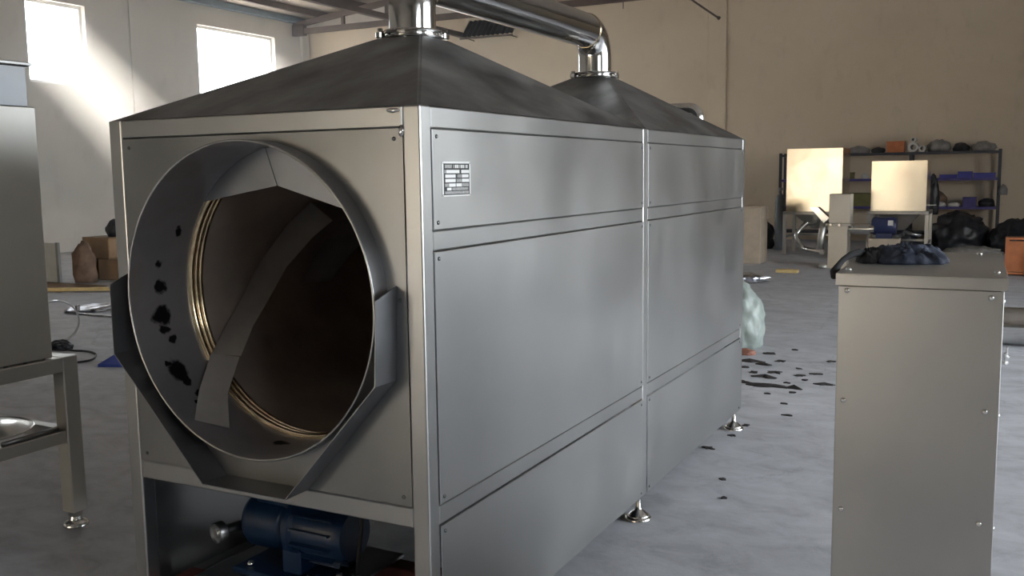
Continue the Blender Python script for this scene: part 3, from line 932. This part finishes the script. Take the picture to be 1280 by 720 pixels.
# ------------------------------------------------------------------ far left corner: cartons, board, timber, scrap
def carton(x0, x1, y0, y1, z0, z1, label, mat='carton', rz=0.0, group=None):
    cx, cy_ = (x0+x1)/2, (y0+y1)/2
    t = thing('carton', label, 'box', (cx, cy_, z0), rz, group)
    w, d, h = (x1-x0)/2, (y1-y0)/2, z1-z0
    boxpart('box_body', mat, t, -w, w, -d, d, 0, h, bev=0.012, local=True)
    boxpart('flap', mat, t, -w+0.01, w-0.01, -d-0.006, -0.004, h, h+0.008, local=True)
    boxpart('flap', mat, t, -w+0.01, w-0.01, 0.004, d+0.006, h, h+0.008, local=True)
    boxpart('tape', 'carton2', t, -w-0.002, w+0.002, -0.03, 0.03, h+0.008, h+0.010, local=True)
    return t
carton(8.0, 8.5, 10.74, 11.22, 0, 0.32, 'brown cardboard carton on the floor at the outer end of the carton pile', rz=R(6))
carton(8.0, 8.45, 11.34, 11.80, 0, 0.32, 'brown cardboard carton on the floor behind the slumped sack', rz=R(-4))
carton(8.0, 8.48, 10.98, 11.55, 0.3298, 0.654, 'brown cardboard carton stacked on top of the two others', rz=R(3))
bm = B(); blob(bm, (7.66, 11.10, 0.0), (0.16, 0.20, 0.40), 3, 0.25, 2.2, 3)
tag(obj('sack', bm, 'sack', None, smooth=True), 'lumpy brown sack slumped in front of the cardboard cartons', 'sack')
bm = B(); blob(bm, (8.25, 11.08, 0.6625), (0.13, 0.13, 0.17), 8, 0.3, 2.2, 3)
tag(obj('black_bag', bm, 'blackbag', None, smooth=True), 'small black plastic bag sitting on the stacked carton', 'bag')
t = thing('leaning_board', 'white flat board with grey edge standing upright beside the cartons', 'board', (7.50, 11.7, 0))
boxpart('board_face', 'board', t, 7.48, 7.51, 11.50, 12.0, 0, 0.60, bev=0.003)
boxpart('edge_strip', 'greybd', t, 7.475, 7.515, 11.44, 11.50, 0, 0.61, bev=0.003)
tag(boxpart('cardboard_sheet', 'carton', None, 6.60, 7.40, 10.3, 12.4, 0.0, 0.012, bev=0.003), 'flat brown cardboard sheet lying on the floor before the cartons', 'cardboard')
bm = B()
mt = Matrix.Translation((6.82, 10.05, 0.0118)) @ Matrix.Rotation(math.atan2(9.0-10.9, 7.35-6.35), 4, 'Z')
bx(bm, -1.15, 1.15, -0.045, 0.045, 0.0, 0.045, bev=0.004, mtx=mt)
tag(obj('timber_batten', bm, 'timber'), 'long yellow timber batten lying on the floor', 'timber')
def strip_ring(bm, c, r, w, t, axis):
    lathe(bm, [(r, -w/2), (r, w/2), (r-t, w/2), (r-t, -w/2)], c, axis, 48, close_profile=True)
t = thing('steel_hoop', 'round flat steel hoop standing on edge near the hopper stand', 'hoop', (3.8, 6.6, 0))
bm = B(); strip_ring(bm, (3.78, 6.62, 0.212), 0.211, 0.045, 0.012, (0.55, 1.0, 0.12)); obj('band', bm, 'frame', t, smooth=True, auto=40)
bm = B(); bx(bm, 3.93, 3.97, 6.5, 6.53, 0.3, 0.36, bev=0.004); obj('clasp', bm, 'bolt', t)
bm = B()
ctrl = [(3.56, 6.36), (3.58, 6.20), (3.575, 6.11), (3.60, 6.03), (3.59, 5.90), (3.53, 5.77), (3.46, 5.69), (3.38, 5.61), (3.31, 5.58), (3.24, 5.59), (3.20, 5.62), (3.16, 5.76), (3.15, 5.95), (3.20, 6.15), (3.33, 6.30), (3.45, 6.36)]
ctrl = [Vector((x, y, 0.0085)) for x, y in ctrl]
pts = []
for k in range(len(ctrl)-1):
    p0, p1, p2, p3 = ctrl[max(k-1, 0)], ctrl[k], ctrl[k+1], ctrl[min(k+2, len(ctrl)-1)]
    for q in range(4):
        f = q/4
        pts.append(0.5*((2*p1)+(p2-p0)*f+(2*p0-5*p1+4*p2-p3)*f*f+(3*p1-p0-3*p2+p3)*f**3))
pts.append(ctrl[-1])
tube(bm, pts, 0.0085, 8)
tag(obj('black_cable', bm, 'black', None, smooth=True), 'single loop of thin black cable lying on the floor by the steel hoop', 'cable')
bm = B(); blob(bm, (3.60, 6.33, 0.0), (0.08, 0.11, 0.05), 12, 0.35, 3, 3, True)
tag(obj('dark_scrap', bm, 'blackbag', None), 'small crumpled black scrap lying where the black cable loop begins', 'scrap')
for (x, y, sx, sy, sd_, lb) in ((5.55, 8.3, 0.30, 0.18, 3, 'crumpled silver foil scrap on the floor beyond the steel hoop'), (6.35, 8.35, 0.14, 0.20, 5, 'small shiny metal scrap on the floor beside the timber batten')):
    bm = B(); blob(bm, (x, y, 0.0), (sx, sy, 0.04), sd_, 0.5, 3.5, 3, True)
    tag(obj('metal_scrap', bm, 'foil', None), lb, 'scrap')
bm = B(); bx(bm, 5.2, 5.23, 6.9, 8.2, 0.0, 0.02, bev=0.003, mtx=None)
tag(obj('steel_strip', bm, 'frame'), 'thin bright steel strip lying on the floor behind the drum machine', 'metal strip')
bm = B(); prism(bm, [(3.15, 5.28, 0.002), (3.35, 4.85, 0.002), (3.5, 5.0, 0.03), (3.32, 5.25, 0.07)], (0.02, 0.02, 0.02))
tag(obj('blue_sheet', bm, 'bluerag'), 'small folded piece of blue plastic on the floor', 'plastic scrap')

# ------------------------------------------------------------------ behind the machine on the right
t = thing('beige_carton', 'tall pale beige cardboard box standing behind the drum machine', 'box', (14.1, 2.55, 0))
boxpart('box_body', 'carton2', t, 13.9, 14.4, 2.28, 2.95, 0, 0.95, bev=0.01)
boxpart('flap', 'carton2', t, 13.89, 14.41, 2.27, 2.6, 0.95, 0.96)
boxpart('flap', 'carton2', t, 13.89, 14.41, 2.63, 2.96, 0.95, 0.96)
bm = B(); blob(bm, (6.2, 0.70, 0.0), (0.16, 0.20, 0.34), 5, 0.25, 2.4, 4, True)
tag(obj('green_bag', bm, 'bagg', None, smooth=True), 'pale green translucent plastic bag standing on the floor at the machine end', 'bag')
bm = B(); blob(bm, (11.3, 1.95, 0.0), (0.28, 0.30, 0.07), 8, 0.5, 3.0, 3, True)
tag(obj('foil_sheet', bm, 'foil', None), 'crumpled grey foil sheet on the floor past the green bag', 'scrap')
tag(boxpart('wood_block', 'timber', None, 12.6, 12.75, 1.42, 1.75, 0, 0.05, bev=0.006), 'short pale wooden block lying on the floor', 'wood block')
bm = B(); blob(bm, (17.2, 3.15, 0.0), (0.3, 0.35, 0.38), 14, 0.3, 2.2, 3, True)
tag(obj('black_sack', bm, 'blackbag', None, smooth=True), 'black sack on the floor behind the beige carton', 'sack')
gc = thing('gas_cylinder', 'slim dark grey gas cylinder standing beside the storage rack', 'gas cylinder', (17.0, 2.62, 0))
bm = B(); lathe(bm, [(0.09, 0.0), (0.095, 0.02), (0.095, 0.95), (0.085, 1.03), (0.05, 1.09), (0.03, 1.11)], (17.0, 2.62, 0), (0, 0, 1), 20); obj('cylinder_body', bm, 'cyl', gc, smooth=True, auto=50)
bm = B(); lathe(bm, [(0.03, 1.11), (0.03, 1.16), (0.05, 1.17), (0.05, 1.22)], (17.0, 2.62, 0), (0, 0, 1), 12); obj('valve', bm, 'dbolt', gc, smooth=True, auto=50)
# floor debris flakes
random.seed(11)
fl_spots = [(4.76, 0.30, .09, .05), (4.70, 0.13, .16, .07), (4.69, -0.085, .07, .03), (5.19, 0.16, .07, .05), (5.0, 0.19, .12, .05), (5.12, 0.31, .05, .05), (5.95, 0.37, .06, .04), (5.65, 0.21, .05, .04), (5.25, -0.14, .05, .03), (4.9, -0.26, .09, .03), (5.55, 0.44, .12, .05), (5.15, -0.04, .04, .03), (5.8, -0.17, .04, .03), (2.47, -0.17, .02, .015), (3.29, 0.0, .03, .02), (2.98, 0.05, .04, .02), (5.45, 0.3, .08, .04), (4.55, -0.1, .03, .02), (4.2, -0.12, .03, .01), (5.4, 0.02, .03, .02), (4.45, 0.05, .03, .015), (3.9, -0.2, .04, .01), (6.2, 0.2, .03, .02), (5.0, -0.1, .03, .02), (3.55, -0.02, .03, .02), (2.2, -0.25, .02, .015), (4.85, 0.0, .03, .02), (5.3, 0.42, .04, .03)]
for i, (x, y, a, c) in enumerate(fl_spots):
    bm = B()
    n = 13
    pts = []
    for k in range(n):
        th = 2*math.pi*k/n
        rr = 0.35+0.8*random.random()
        pts.append((x+c*rr*math.cos(th), y+a*rr*math.sin(th), 0.0))
    top = [bm.verts.new((p[0], p[1], 0.004+0.006*random.random())) for p in pts]
    lo = [bm.verts.new(p) for p in pts]
    ctr = bm.verts.new((x, y, 0.012+0.02*random.random()*(a > .06)))
    for k in range(n):
        j = (k+1) % n
        bm.faces.new([lo[k], lo[j], top[j], top[k]]); bm.faces.new([top[k], top[j], ctr])
    bm.faces.new(list(reversed(lo)))
    own = {1: 'largest dark crumpled scrap flake on the floor past the machine end', 4: 'thick dark scrap flake lying just behind the largest flake', 10: 'dark scrap flake lying at the foot of the green bag', 13: 'tiny dark speck of scrap between the machine side and the cabinet'}.get(i)
    tag(obj('scrap_flake', bm, 'flake'), own or 'dark flake of scrap scattered on the concrete floor by the machine', 'scrap', 'dark scrap flakes on the floor')
bm = B(); blob(bm, (5.85, 0.55, 0), (0.06, 0.08, 0.03), 3, 0.4, 3, 2, True)
tag(obj('red_scrap', bm, 'redscrap'), 'small reddish-brown scrap on the floor under the green bag', 'scrap')

# steel drum lying right of the cabinet and two loose bolts
t = thing('steel_pipe_section', 'short wide polished steel pipe section lying on the floor past the cabinet', 'pipe', (7.05, -1.6, 0))
bm = B(); lathe(bm, [(0.165, 0), (0.165, 0.75), (0.158, 0.75), (0.158, 0)], (7.2, -1.32, 0.168), (0.05, -1, 0), 40, close_profile=True); obj('pipe_wall', bm, 'pipe', t, smooth=True, auto=40)
bm = B(); tube(bm, [Vector((7.2, -1.35, 0.168))+Vector((math.cos(2*math.pi*k/40)*0.166, 0, math.sin(2*math.pi*k/40)*0.166)) for k in range(40)], 0.006, 6, closed=True); obj('end_bead', bm, 'pipe', t, smooth=True)
for i, (x, y) in enumerate(((6.55, -1.43), (6.25, -1.42))):
    t = thing('loose_bolt', ('small steel bolt standing on its head close to the pipe section', 'small steel bolt standing on its head farther from the pipe section')[i], 'bolt', (x, y, 0), 0, 'loose bolts on the floor')
    bm = B(); lathe(bm, [(0.028, 0), (0.028, 0.018)], (x, y, 0), (0, 0, 1), 6); obj('head', bm, 'bolt', t)
    bm = B(); lathe(bm, [(0.012, 0.018), (0.012, 0.09)], (x, y, 0), (0, 0, 1), 10); obj('shank', bm, 'bolt', t, smooth=True, auto=40)

# ------------------------------------------------------------------ two hopper fillers in the background
def filler(name, label, X, y0, y1, zb, zt, dep, legz):
    t = thing(name, label, 'machine', (X, (y0+y1)/2, 0))
    bm = B()
    a = [(X, y0, zb), (X, y1, zb), (X+dep, y1, zb), (X+dep, y0, zb)]
    lean = 0.0
    lo = [bm.verts.new(p) for p in a]
    hi = [bm.verts.new((p[0]+lean, p[1], zt)) for p in a]
    for k in range(4):
        bm.faces.new([lo[k], lo[(k+1) % 4], hi[(k+1) % 4], hi[k]])
    bm.faces.new(lo)
    inn = [bm.verts.new((p[0]+(0.004 if p[0] < X+0.01 else -0.004), p[1]+(0.004 if p[1] < y0+0.01 else -0.004), zt)) for p in a]
    inl = [bm.verts.new((v.co.x, v.co.y, zb+0.004)) for v in inn]
    for k in range(4):
        j = (k+1) % 4
        bm.faces.new([hi[k], hi[j], inn[j], inn[k]]); bm.faces.new([inn[k], inn[j], inl[j], inl[k]])
    bm.faces.new(inl)
    h = obj('hopper_box', bm, 'mirror', t)
    bm = B(); ym, xm = (y0+y1)/2, X+dep/2
    lo = [bm.verts.new(p) for p in ((xm-0.08, ym-0.08, zb-0.34), (xm+0.08, ym-0.08, zb-0.34), (xm+0.08, ym+0.08, zb-0.34), (xm-0.08, ym+0.08, zb-0.34))]
    hi = [bm.verts.new((p[0], p[1], zb-0.003)) for p in ((X+0.04, y0+0.06, 0), (X+dep-0.04, y0+0.06, 0), (X+dep-0.04, y1-0.06, 0), (X+0.04, y1-0.06, 0))]
    bm.faces.new(lo)
    for k in range(4):
        bm.faces.new([lo[k], lo[(k+1) % 4], hi[(k+1) % 4], hi[k]])
    obj('hopper_cone', bm, 'hop', t)
    q = 0.06
    for x in (X-0.02, X+dep-q+0.02):
        for y in (y0-0.05, y1+0.05-q):
            boxpart('leg', 'hop', t, x, x+q, y, y+q, 0, zb-0.062, bev=0.004)
    for x in (X-0.02, X+dep-q+0.02):
        boxpart('top_rail', 'frame', t, x, x+q, y0-0.05, y1+0.05, zb-0.06, zb-0.004, bev=0.004)
    for y in (y0-0.05, y1+0.05-q):
        boxpart('top_rail', 'frame', t, X-0.02+q, X+dep+0.02-q, y, y+q, zb-0.06, zb-0.004, bev=0.004)
        boxpart('brace', 'frame', t, X-0.02+q, X+dep+0.02-q, y+0.01, y+q-0.01, 0.3, 0.34)
    boxpart('brace', 'frame', t, X+dep-q+0.03, X+dep+0.01, y0+0.01, y1-0.01, 0.3, 0.34)
    return t
fa = filler('hopper_filler', 'bright square hopper on legs with a curved outlet pipe, beside the rack', 16.0, 1.31, 2.30, 0.80, 1.95, 0.9, 0)
bm = B()
pth = [(16.2, 1.80, 0.58), (16.05, 1.95, 0.58)]
for k in range(9):
    a = R(90+180*k/8)
    pth.append((16.0-0.02*k, 1.92-0.18*math.cos(a-math.pi/2)*0+0.16*math.sin(math.pi*k/8), 0.58-0.46*k/8))
pth += [(15.6, 1.75, 0.115), (15.2, 1.5, 0.115)]
tube(bm, pth, 0.045, 16)
obj('outlet_pipe', bm, 'pipe', fa, smooth=True, auto=60)
fb = filler('hopper_filler', 'smaller coppery square hopper on legs with a navy motor below it', 15.0, -0.175, 0.69, 0.86, 1.69, 0.8, 0)
bm = B(); lathe(bm, [(0.0, 0), (0.13, 0.0), (0.15, 0.03), (0.15, 0.33), (0.13, 0.38), (0.0, 0.38)], (14.7, 0.62, 0.62), (0, -1, 0), 24); bx(bm, 14.6, 14.8, 0.3, 0.55, 0.42, 0.5)
mo = obj('motor', bm, 'navy', fb, smooth=True, auto=40)
boxpart('motor_tag', 'pale', mo, 14.552, 14.556, 0.28, 0.36, 0.63, 0.72)
boxpart('motor_stand', 'carton2', fb, 14.55, 14.85, 0.18, 0.66, 0.0, 0.42, bev=0.005)
boxpart('side_handle', 'bolt', fb, 15.0, 15.02, -0.33, -0.176, 0.95, 0.965)
bm = B(); tube(bm, [(14.9, 0.15, 0.53), (14.9, 0.02, 0.48), (14.9, -0.12, 0.46)], 0.025, 10); obj('drain_pipe', bm, 'frame', fb, smooth=True)
# the pump column standing in front of them
pc = thing('pump_column', 'square steel pump column with a head box and inlet chute before the hoppers', 'machine', (13.6, 1.0, 0))
boxpart('column', 'hop', pc, 13.5, 13.75, 0.84, 1.13, 0.0, 0.68, bev=0.006)
bm = B(); lathe(bm, [(0.06, 0), (0.07, 0.02), (0.07, 0.05), (0.05, 0.07)], (13.52, 1.2, 0.0), (0, 0, 1), 14); bx(bm, 13.5, 13.6, 1.125, 1.2, 0.0, 0.04)
obj('foot', bm, 'hop', pc)
boxpart('head_box', 'hop', pc, 13.46, 13.78, 0.80, 1.12, 0.72, 1.18, bev=0.008)
boxpart('clamp_plate', 'frame', pc, 13.44, 13.80, 0.78, 1.16, 0.68, 0.72, bev=0.005)
bm = B(); lathe(bm, [(0.02, 0), (0.02, 0.05)], (13.44, 0.95, 0.70), (-1, 0, 0), 8); lathe(bm, [(0.02, 0), (0.02, 0.05)], (13.44, 1.08, 0.70), (-1, 0, 0), 8); obj('clamp_nut', bm, 'bolt', pc)
bm = B(); prism(bm, [(13.5, 1.12, 0.80), (13.5, 1.30, 0.97), (13.5, 1.42, 0.97), (13.5, 1.20, 0.72)], (0.22, 0, 0)); obj('inlet_chute', bm, 'pipe', pc)
bm = B(); lathe(bm, [(0.05, 0), (0.05, 0.05), (0.085, 0.06), (0.085, 0.34), (0.05, 0.35), (0.05, 0.4)], (13.62, 0.86, 0.63), (0, -1, 0), 20); obj('side_cylinder', bm, 'pipe', pc, smooth=True, auto=40)
bm = B(); tube(bm, [(13.56, 1.20, 0.75), (13.56, 1.24, 0.5), (13.56, 1.26, 0.3)], 0.06, 10); obj('down_pipe', bm, 'hop', pc, smooth=True)

# ------------------------------------------------------------------ storage rack
rk = thing('storage_rack', 'long dark metal storage rack with violet-blue shelves against the back wall', 'rack', (19.4, 1.0, 0))
RX0, RX1 = 19.2, 19.75
ys = [3.09, 0.45, -1.19]
for y in ys:
    for x in (RX0, RX1-0.05):
        boxpart('post', 'rack', rk, x, x+0.05, y-0.03, y+0.03, 0, 1.90 if y == 0.45 else 1.93)
SHZ = (1.90, 1.36, 0.78, 0.25)
for k, z in enumerate(SHZ):
    for a, c in ((3.06, 0.48), (0.42, -1.16)):
        boxpart('shelf_board', 'rack' if k in (0, 3) else 'rackblue', rk, RX0+0.002, RX1-0.002, c, a, z-0.05, z)
def lump(name, x, y, z, s, mat, seed, label, cat, **k):
    bm = B(); blob(bm, (x, y, z), s, seed, 0.35, 2.5, 3, True, **k)
    return tag(obj(name, bm, mat, None, smooth=True), label, cat)
def crate(name, x0, x1, y0, y1, z0, z1, mat, label, cat='box'):
    t = thing(name, label, cat, ((x0+x1)/2, (y0+y1)/2, z0))
    boxpart('box_body', mat, t, x0, x1, y0, y1, z0, z1-0.025, bev=0.006)
    boxpart('lid', mat, t, x0-0.006, x1+0.006, y0-0.006, y1+0.006, z1-0.025, z1, bev=0.004)
    return t
xs = RX0+0.06
crate('orange_carton', xs, xs+0.25, 0.59, 0.93, 1.90, 2.13, 'orange', 'orange carton on the top of the storage rack')
def roll(y, z, r, label):
    t = thing('tube_roll', label, 'roll', (xs, y, z-r))
    bm = B(); lathe(bm, [(r, 0), (r, 0.45), (r*0.55, 0.45), (r*0.55, 0)], (xs-0.02, y, z), (1, 0, 0), 20, close_profile=True)
    obj('roll', bm, 'pale', t, smooth=True, auto=40)
    bm = B(); lathe(bm, [(r*0.55, 0.002), (r*0.55, 0.44), (r*0.48, 0.44), (r*0.48, 0.002)], (xs-0.02, y, z), (1, 0, 0), 20, close_profile=True)
    obj('core', bm, 'grey', t, smooth=True, auto=40)
roll(0.42, 2.0, 0.10, 'pale hollow roll lying lowest beside the orange carton on the rack')
roll(0.245, 1.97, 0.07, 'small pale hollow roll on the rack between larger roll and bundle')
roll(0.42, 2.155, 0.055, 'slim pale hollow roll stacked upon the larger roll on the rack')
lump('rag_bundle', xs+0.2, -0.06, 1.90, (0.2, 0.19, 0.15), 'grey', 3, 'large grey bundle on the rack top next to the pale rolls', 'bundle')
lump('black_bundle', xs+0.2, -0.475, 1.90, (0.18, 0.135, 0.10), 'blackbag', 4, 'low black bundle on the rack top beside the large grey bundle', 'bundle')
lump('grey_bundle', xs+0.2, -0.88, 1.90, (0.18, 0.20, 0.11), 'grey', 5, 'grey bundle on the rack top near its end post', 'bundle')
lump('scrap_bundle', xs+0.2, 1.50, 1.90, (0.15, 0.19, 0.09), 'grey', 6, 'dark grey lump on the rack top between orange carton and bright hopper', 'bundle')
lump('dark_bundle', xs+0.2, 1.11, 1.90, (0.15, 0.12, 0.07), 'blackbag', 7, 'small dark lump on the rack top against the orange carton', 'bundle')
lump('tool_bag', xs+0.2, 1.98, 1.90, (0.15, 0.20, 0.06), 'blackbag', 8, 'flat dark tool bag on the rack top above the bright hopper', 'bag')
for k, (a, c, h) in enumerate(((-0.10, -0.42, 0.07), (-0.44, -0.70, 0.13), (-0.72, -1.12, 0.10))):
    crate('blue_tray', xs, xs+0.3, c, a, 1.36, 1.36+h, 'bluebox', ('low blue plastic box at the inner end of the upper rack shelf', 'tallest blue plastic box on the upper rack shelf', 'widest blue plastic box on the upper rack shelf by the end post')[k])
crate('dark_box', xs, xs+0.25, 1.58, 1.8, 1.36, 1.50, 'olive', 'dark box on the upper rack shelf behind the bright hopper')
bm = B(); blob(bm, (xs+0.1, 1.36, 1.36), (0.07, 0.07, 0.08), 2, 0.05, 2, 3, True)
tag(obj('white_jar', bm, 'pale', None, smooth=True), 'small round white jar on the upper rack shelf between the two hoppers', 'jar')
crate('olive_crate', xs-0.02, xs+0.3, 0.95, 1.72, 0.78, 1.06, 'olive', 'long olive crate on the lower rack shelf between the two hoppers', 'crate')
lump('brown_bundle', xs+0.30, 0.02, 0.78, (0.13, 0.22, 0.20), 'sack', 9, 'round brown bundle on the lower rack shelf', 'bundle')
lump('white_bundle', xs+0.045, -0.13, 0.78, (0.05, 0.09, 0.06), 'pale', 10, 'small white packet before the brown bundle on the lower shelf', 'packet')
crate('violet_box', xs, xs+0.3, -0.80, -0.55, 0.78, 0.97, 'rackblue', 'violet box on the lower rack shelf beside the brown bundle')
lump('white_packet', xs+0.05, -0.38, 0.78, (0.08, 0.10, 0.05), 'pale', 11, 'flat white packet on the lower shelf beside the violet box', 'packet')
lump('dark_packet', xs+0.14, -0.985, 0.78, (0.12, 0.13, 0.10), 'blackbag', 12, 'dark packet at the end of the lower rack shelf', 'packet')
t = thing('hanging_coat', 'dark coat hanging from the rack next to the coppery hopper', 'coat', (19.1, 0.05, 0.7))
bm = B(); blob(bm, (19.1, 0.0, 0.62), (0.06, 0.11, 0.48), 5, 0.25, 2.5, 4, True); obj('coat_body', bm, 'blackbag', t, smooth=True)
bm = B(); tube(bm, [(19.1, 0.0, 1.30), (19.13, 0.0, 1.385), (19.23, 0.0, 1.368)], 0.01, 6); obj('hook', bm, 'dbolt', t)
lump('hanging_gloves', 19.17, -1.272, 1.02, (0.08, 0.07, 0.12), 'grey', 6, 'grey work gloves hung on the end post of the storage rack', 'gloves')
# heap of black sheeting before the rack
for k, (x, y, s, mt, lb) in enumerate(((17.9, -0.55, (0.42, 0.46, 0.42), 'blackbag', 'largest heap of crumpled black sheeting before the rack'), (17.6, -1.62, (0.42, 0.46, 0.36), 'blackbag', 'heap of black sheeting by the end post of the rack'), (17.6, 0.50, (0.28, 0.30, 0.28), 'blackbag', 'low heap of black sheeting beside the coppery hopper'), (16.7, -0.85, (0.20, 0.40, 0.10), 'grey', 'pale grey crumpled sheet on the floor before the black heap'))):
    bm = B(); blob(bm, (x, y, 0), s, k+20, 0.35, 2.4, 4, ridge=True)
    tag(obj('sheeting_heap', bm, mt, None, smooth=True), lb, 'sheeting')
# orange frame box and grey-green bundle at the right edge
t = thing('orange_crate', 'bright orange open-sided metal crate standing on the floor', 'crate', (13.4, -1.5, 0))
for x in (13.3, 13.55):
    for y in (-1.42, -1.68):
        boxpart('crate_post', 'orange', t, x, x+0.05, y, y+0.05, 0, 0.52)
boxpart('crate_panel', 'orange', t, 13.312, 13.33, -1.63, -1.42, 0.06, 0.50)
boxpart('crate_top', 'orange', t, 13.3, 13.6, -1.68, -1.37, 0.52, 0.55)
boxpart('crate_base', 'orange', t, 13.31, 13.59, -1.67, -1.38, 0.02, 0.05)
lump('grey_sack', 13.25, -1.98, 0.0, (0.22, 0.24, 0.30), 'bagg', 31, 'grey-green plastic sack beside the orange crate', 'sack')

# ------------------------------------------------------------------ dusty air under the windows
bm = B(); bx(bm, 4.5, 19.1, 3.0, YL-0.17, 1.05, 5.1)
m = bpy.data.materials.new('dusty_air'); m.use_nodes = True
nt = m.node_tree
for q in list(nt.nodes):
    nt.nodes.remove(q)
out = nt.nodes.new('ShaderNodeOutputMaterial')
vs = nt.nodes.new('ShaderNodeVolumeScatter')
vs.inputs['Density'].default_value = 0.023
vs.inputs['Anisotropy'].default_value = 0.55
nt.links.new(vs.outputs[0], out.inputs['Volume'])
M['haze'] = m
hz = obj('dusty_haze', bm, 'haze')
hz['kind'] = 'stuff'
tag(hz, 'thin sunlit dust haze hanging in the air under the windows', 'haze')
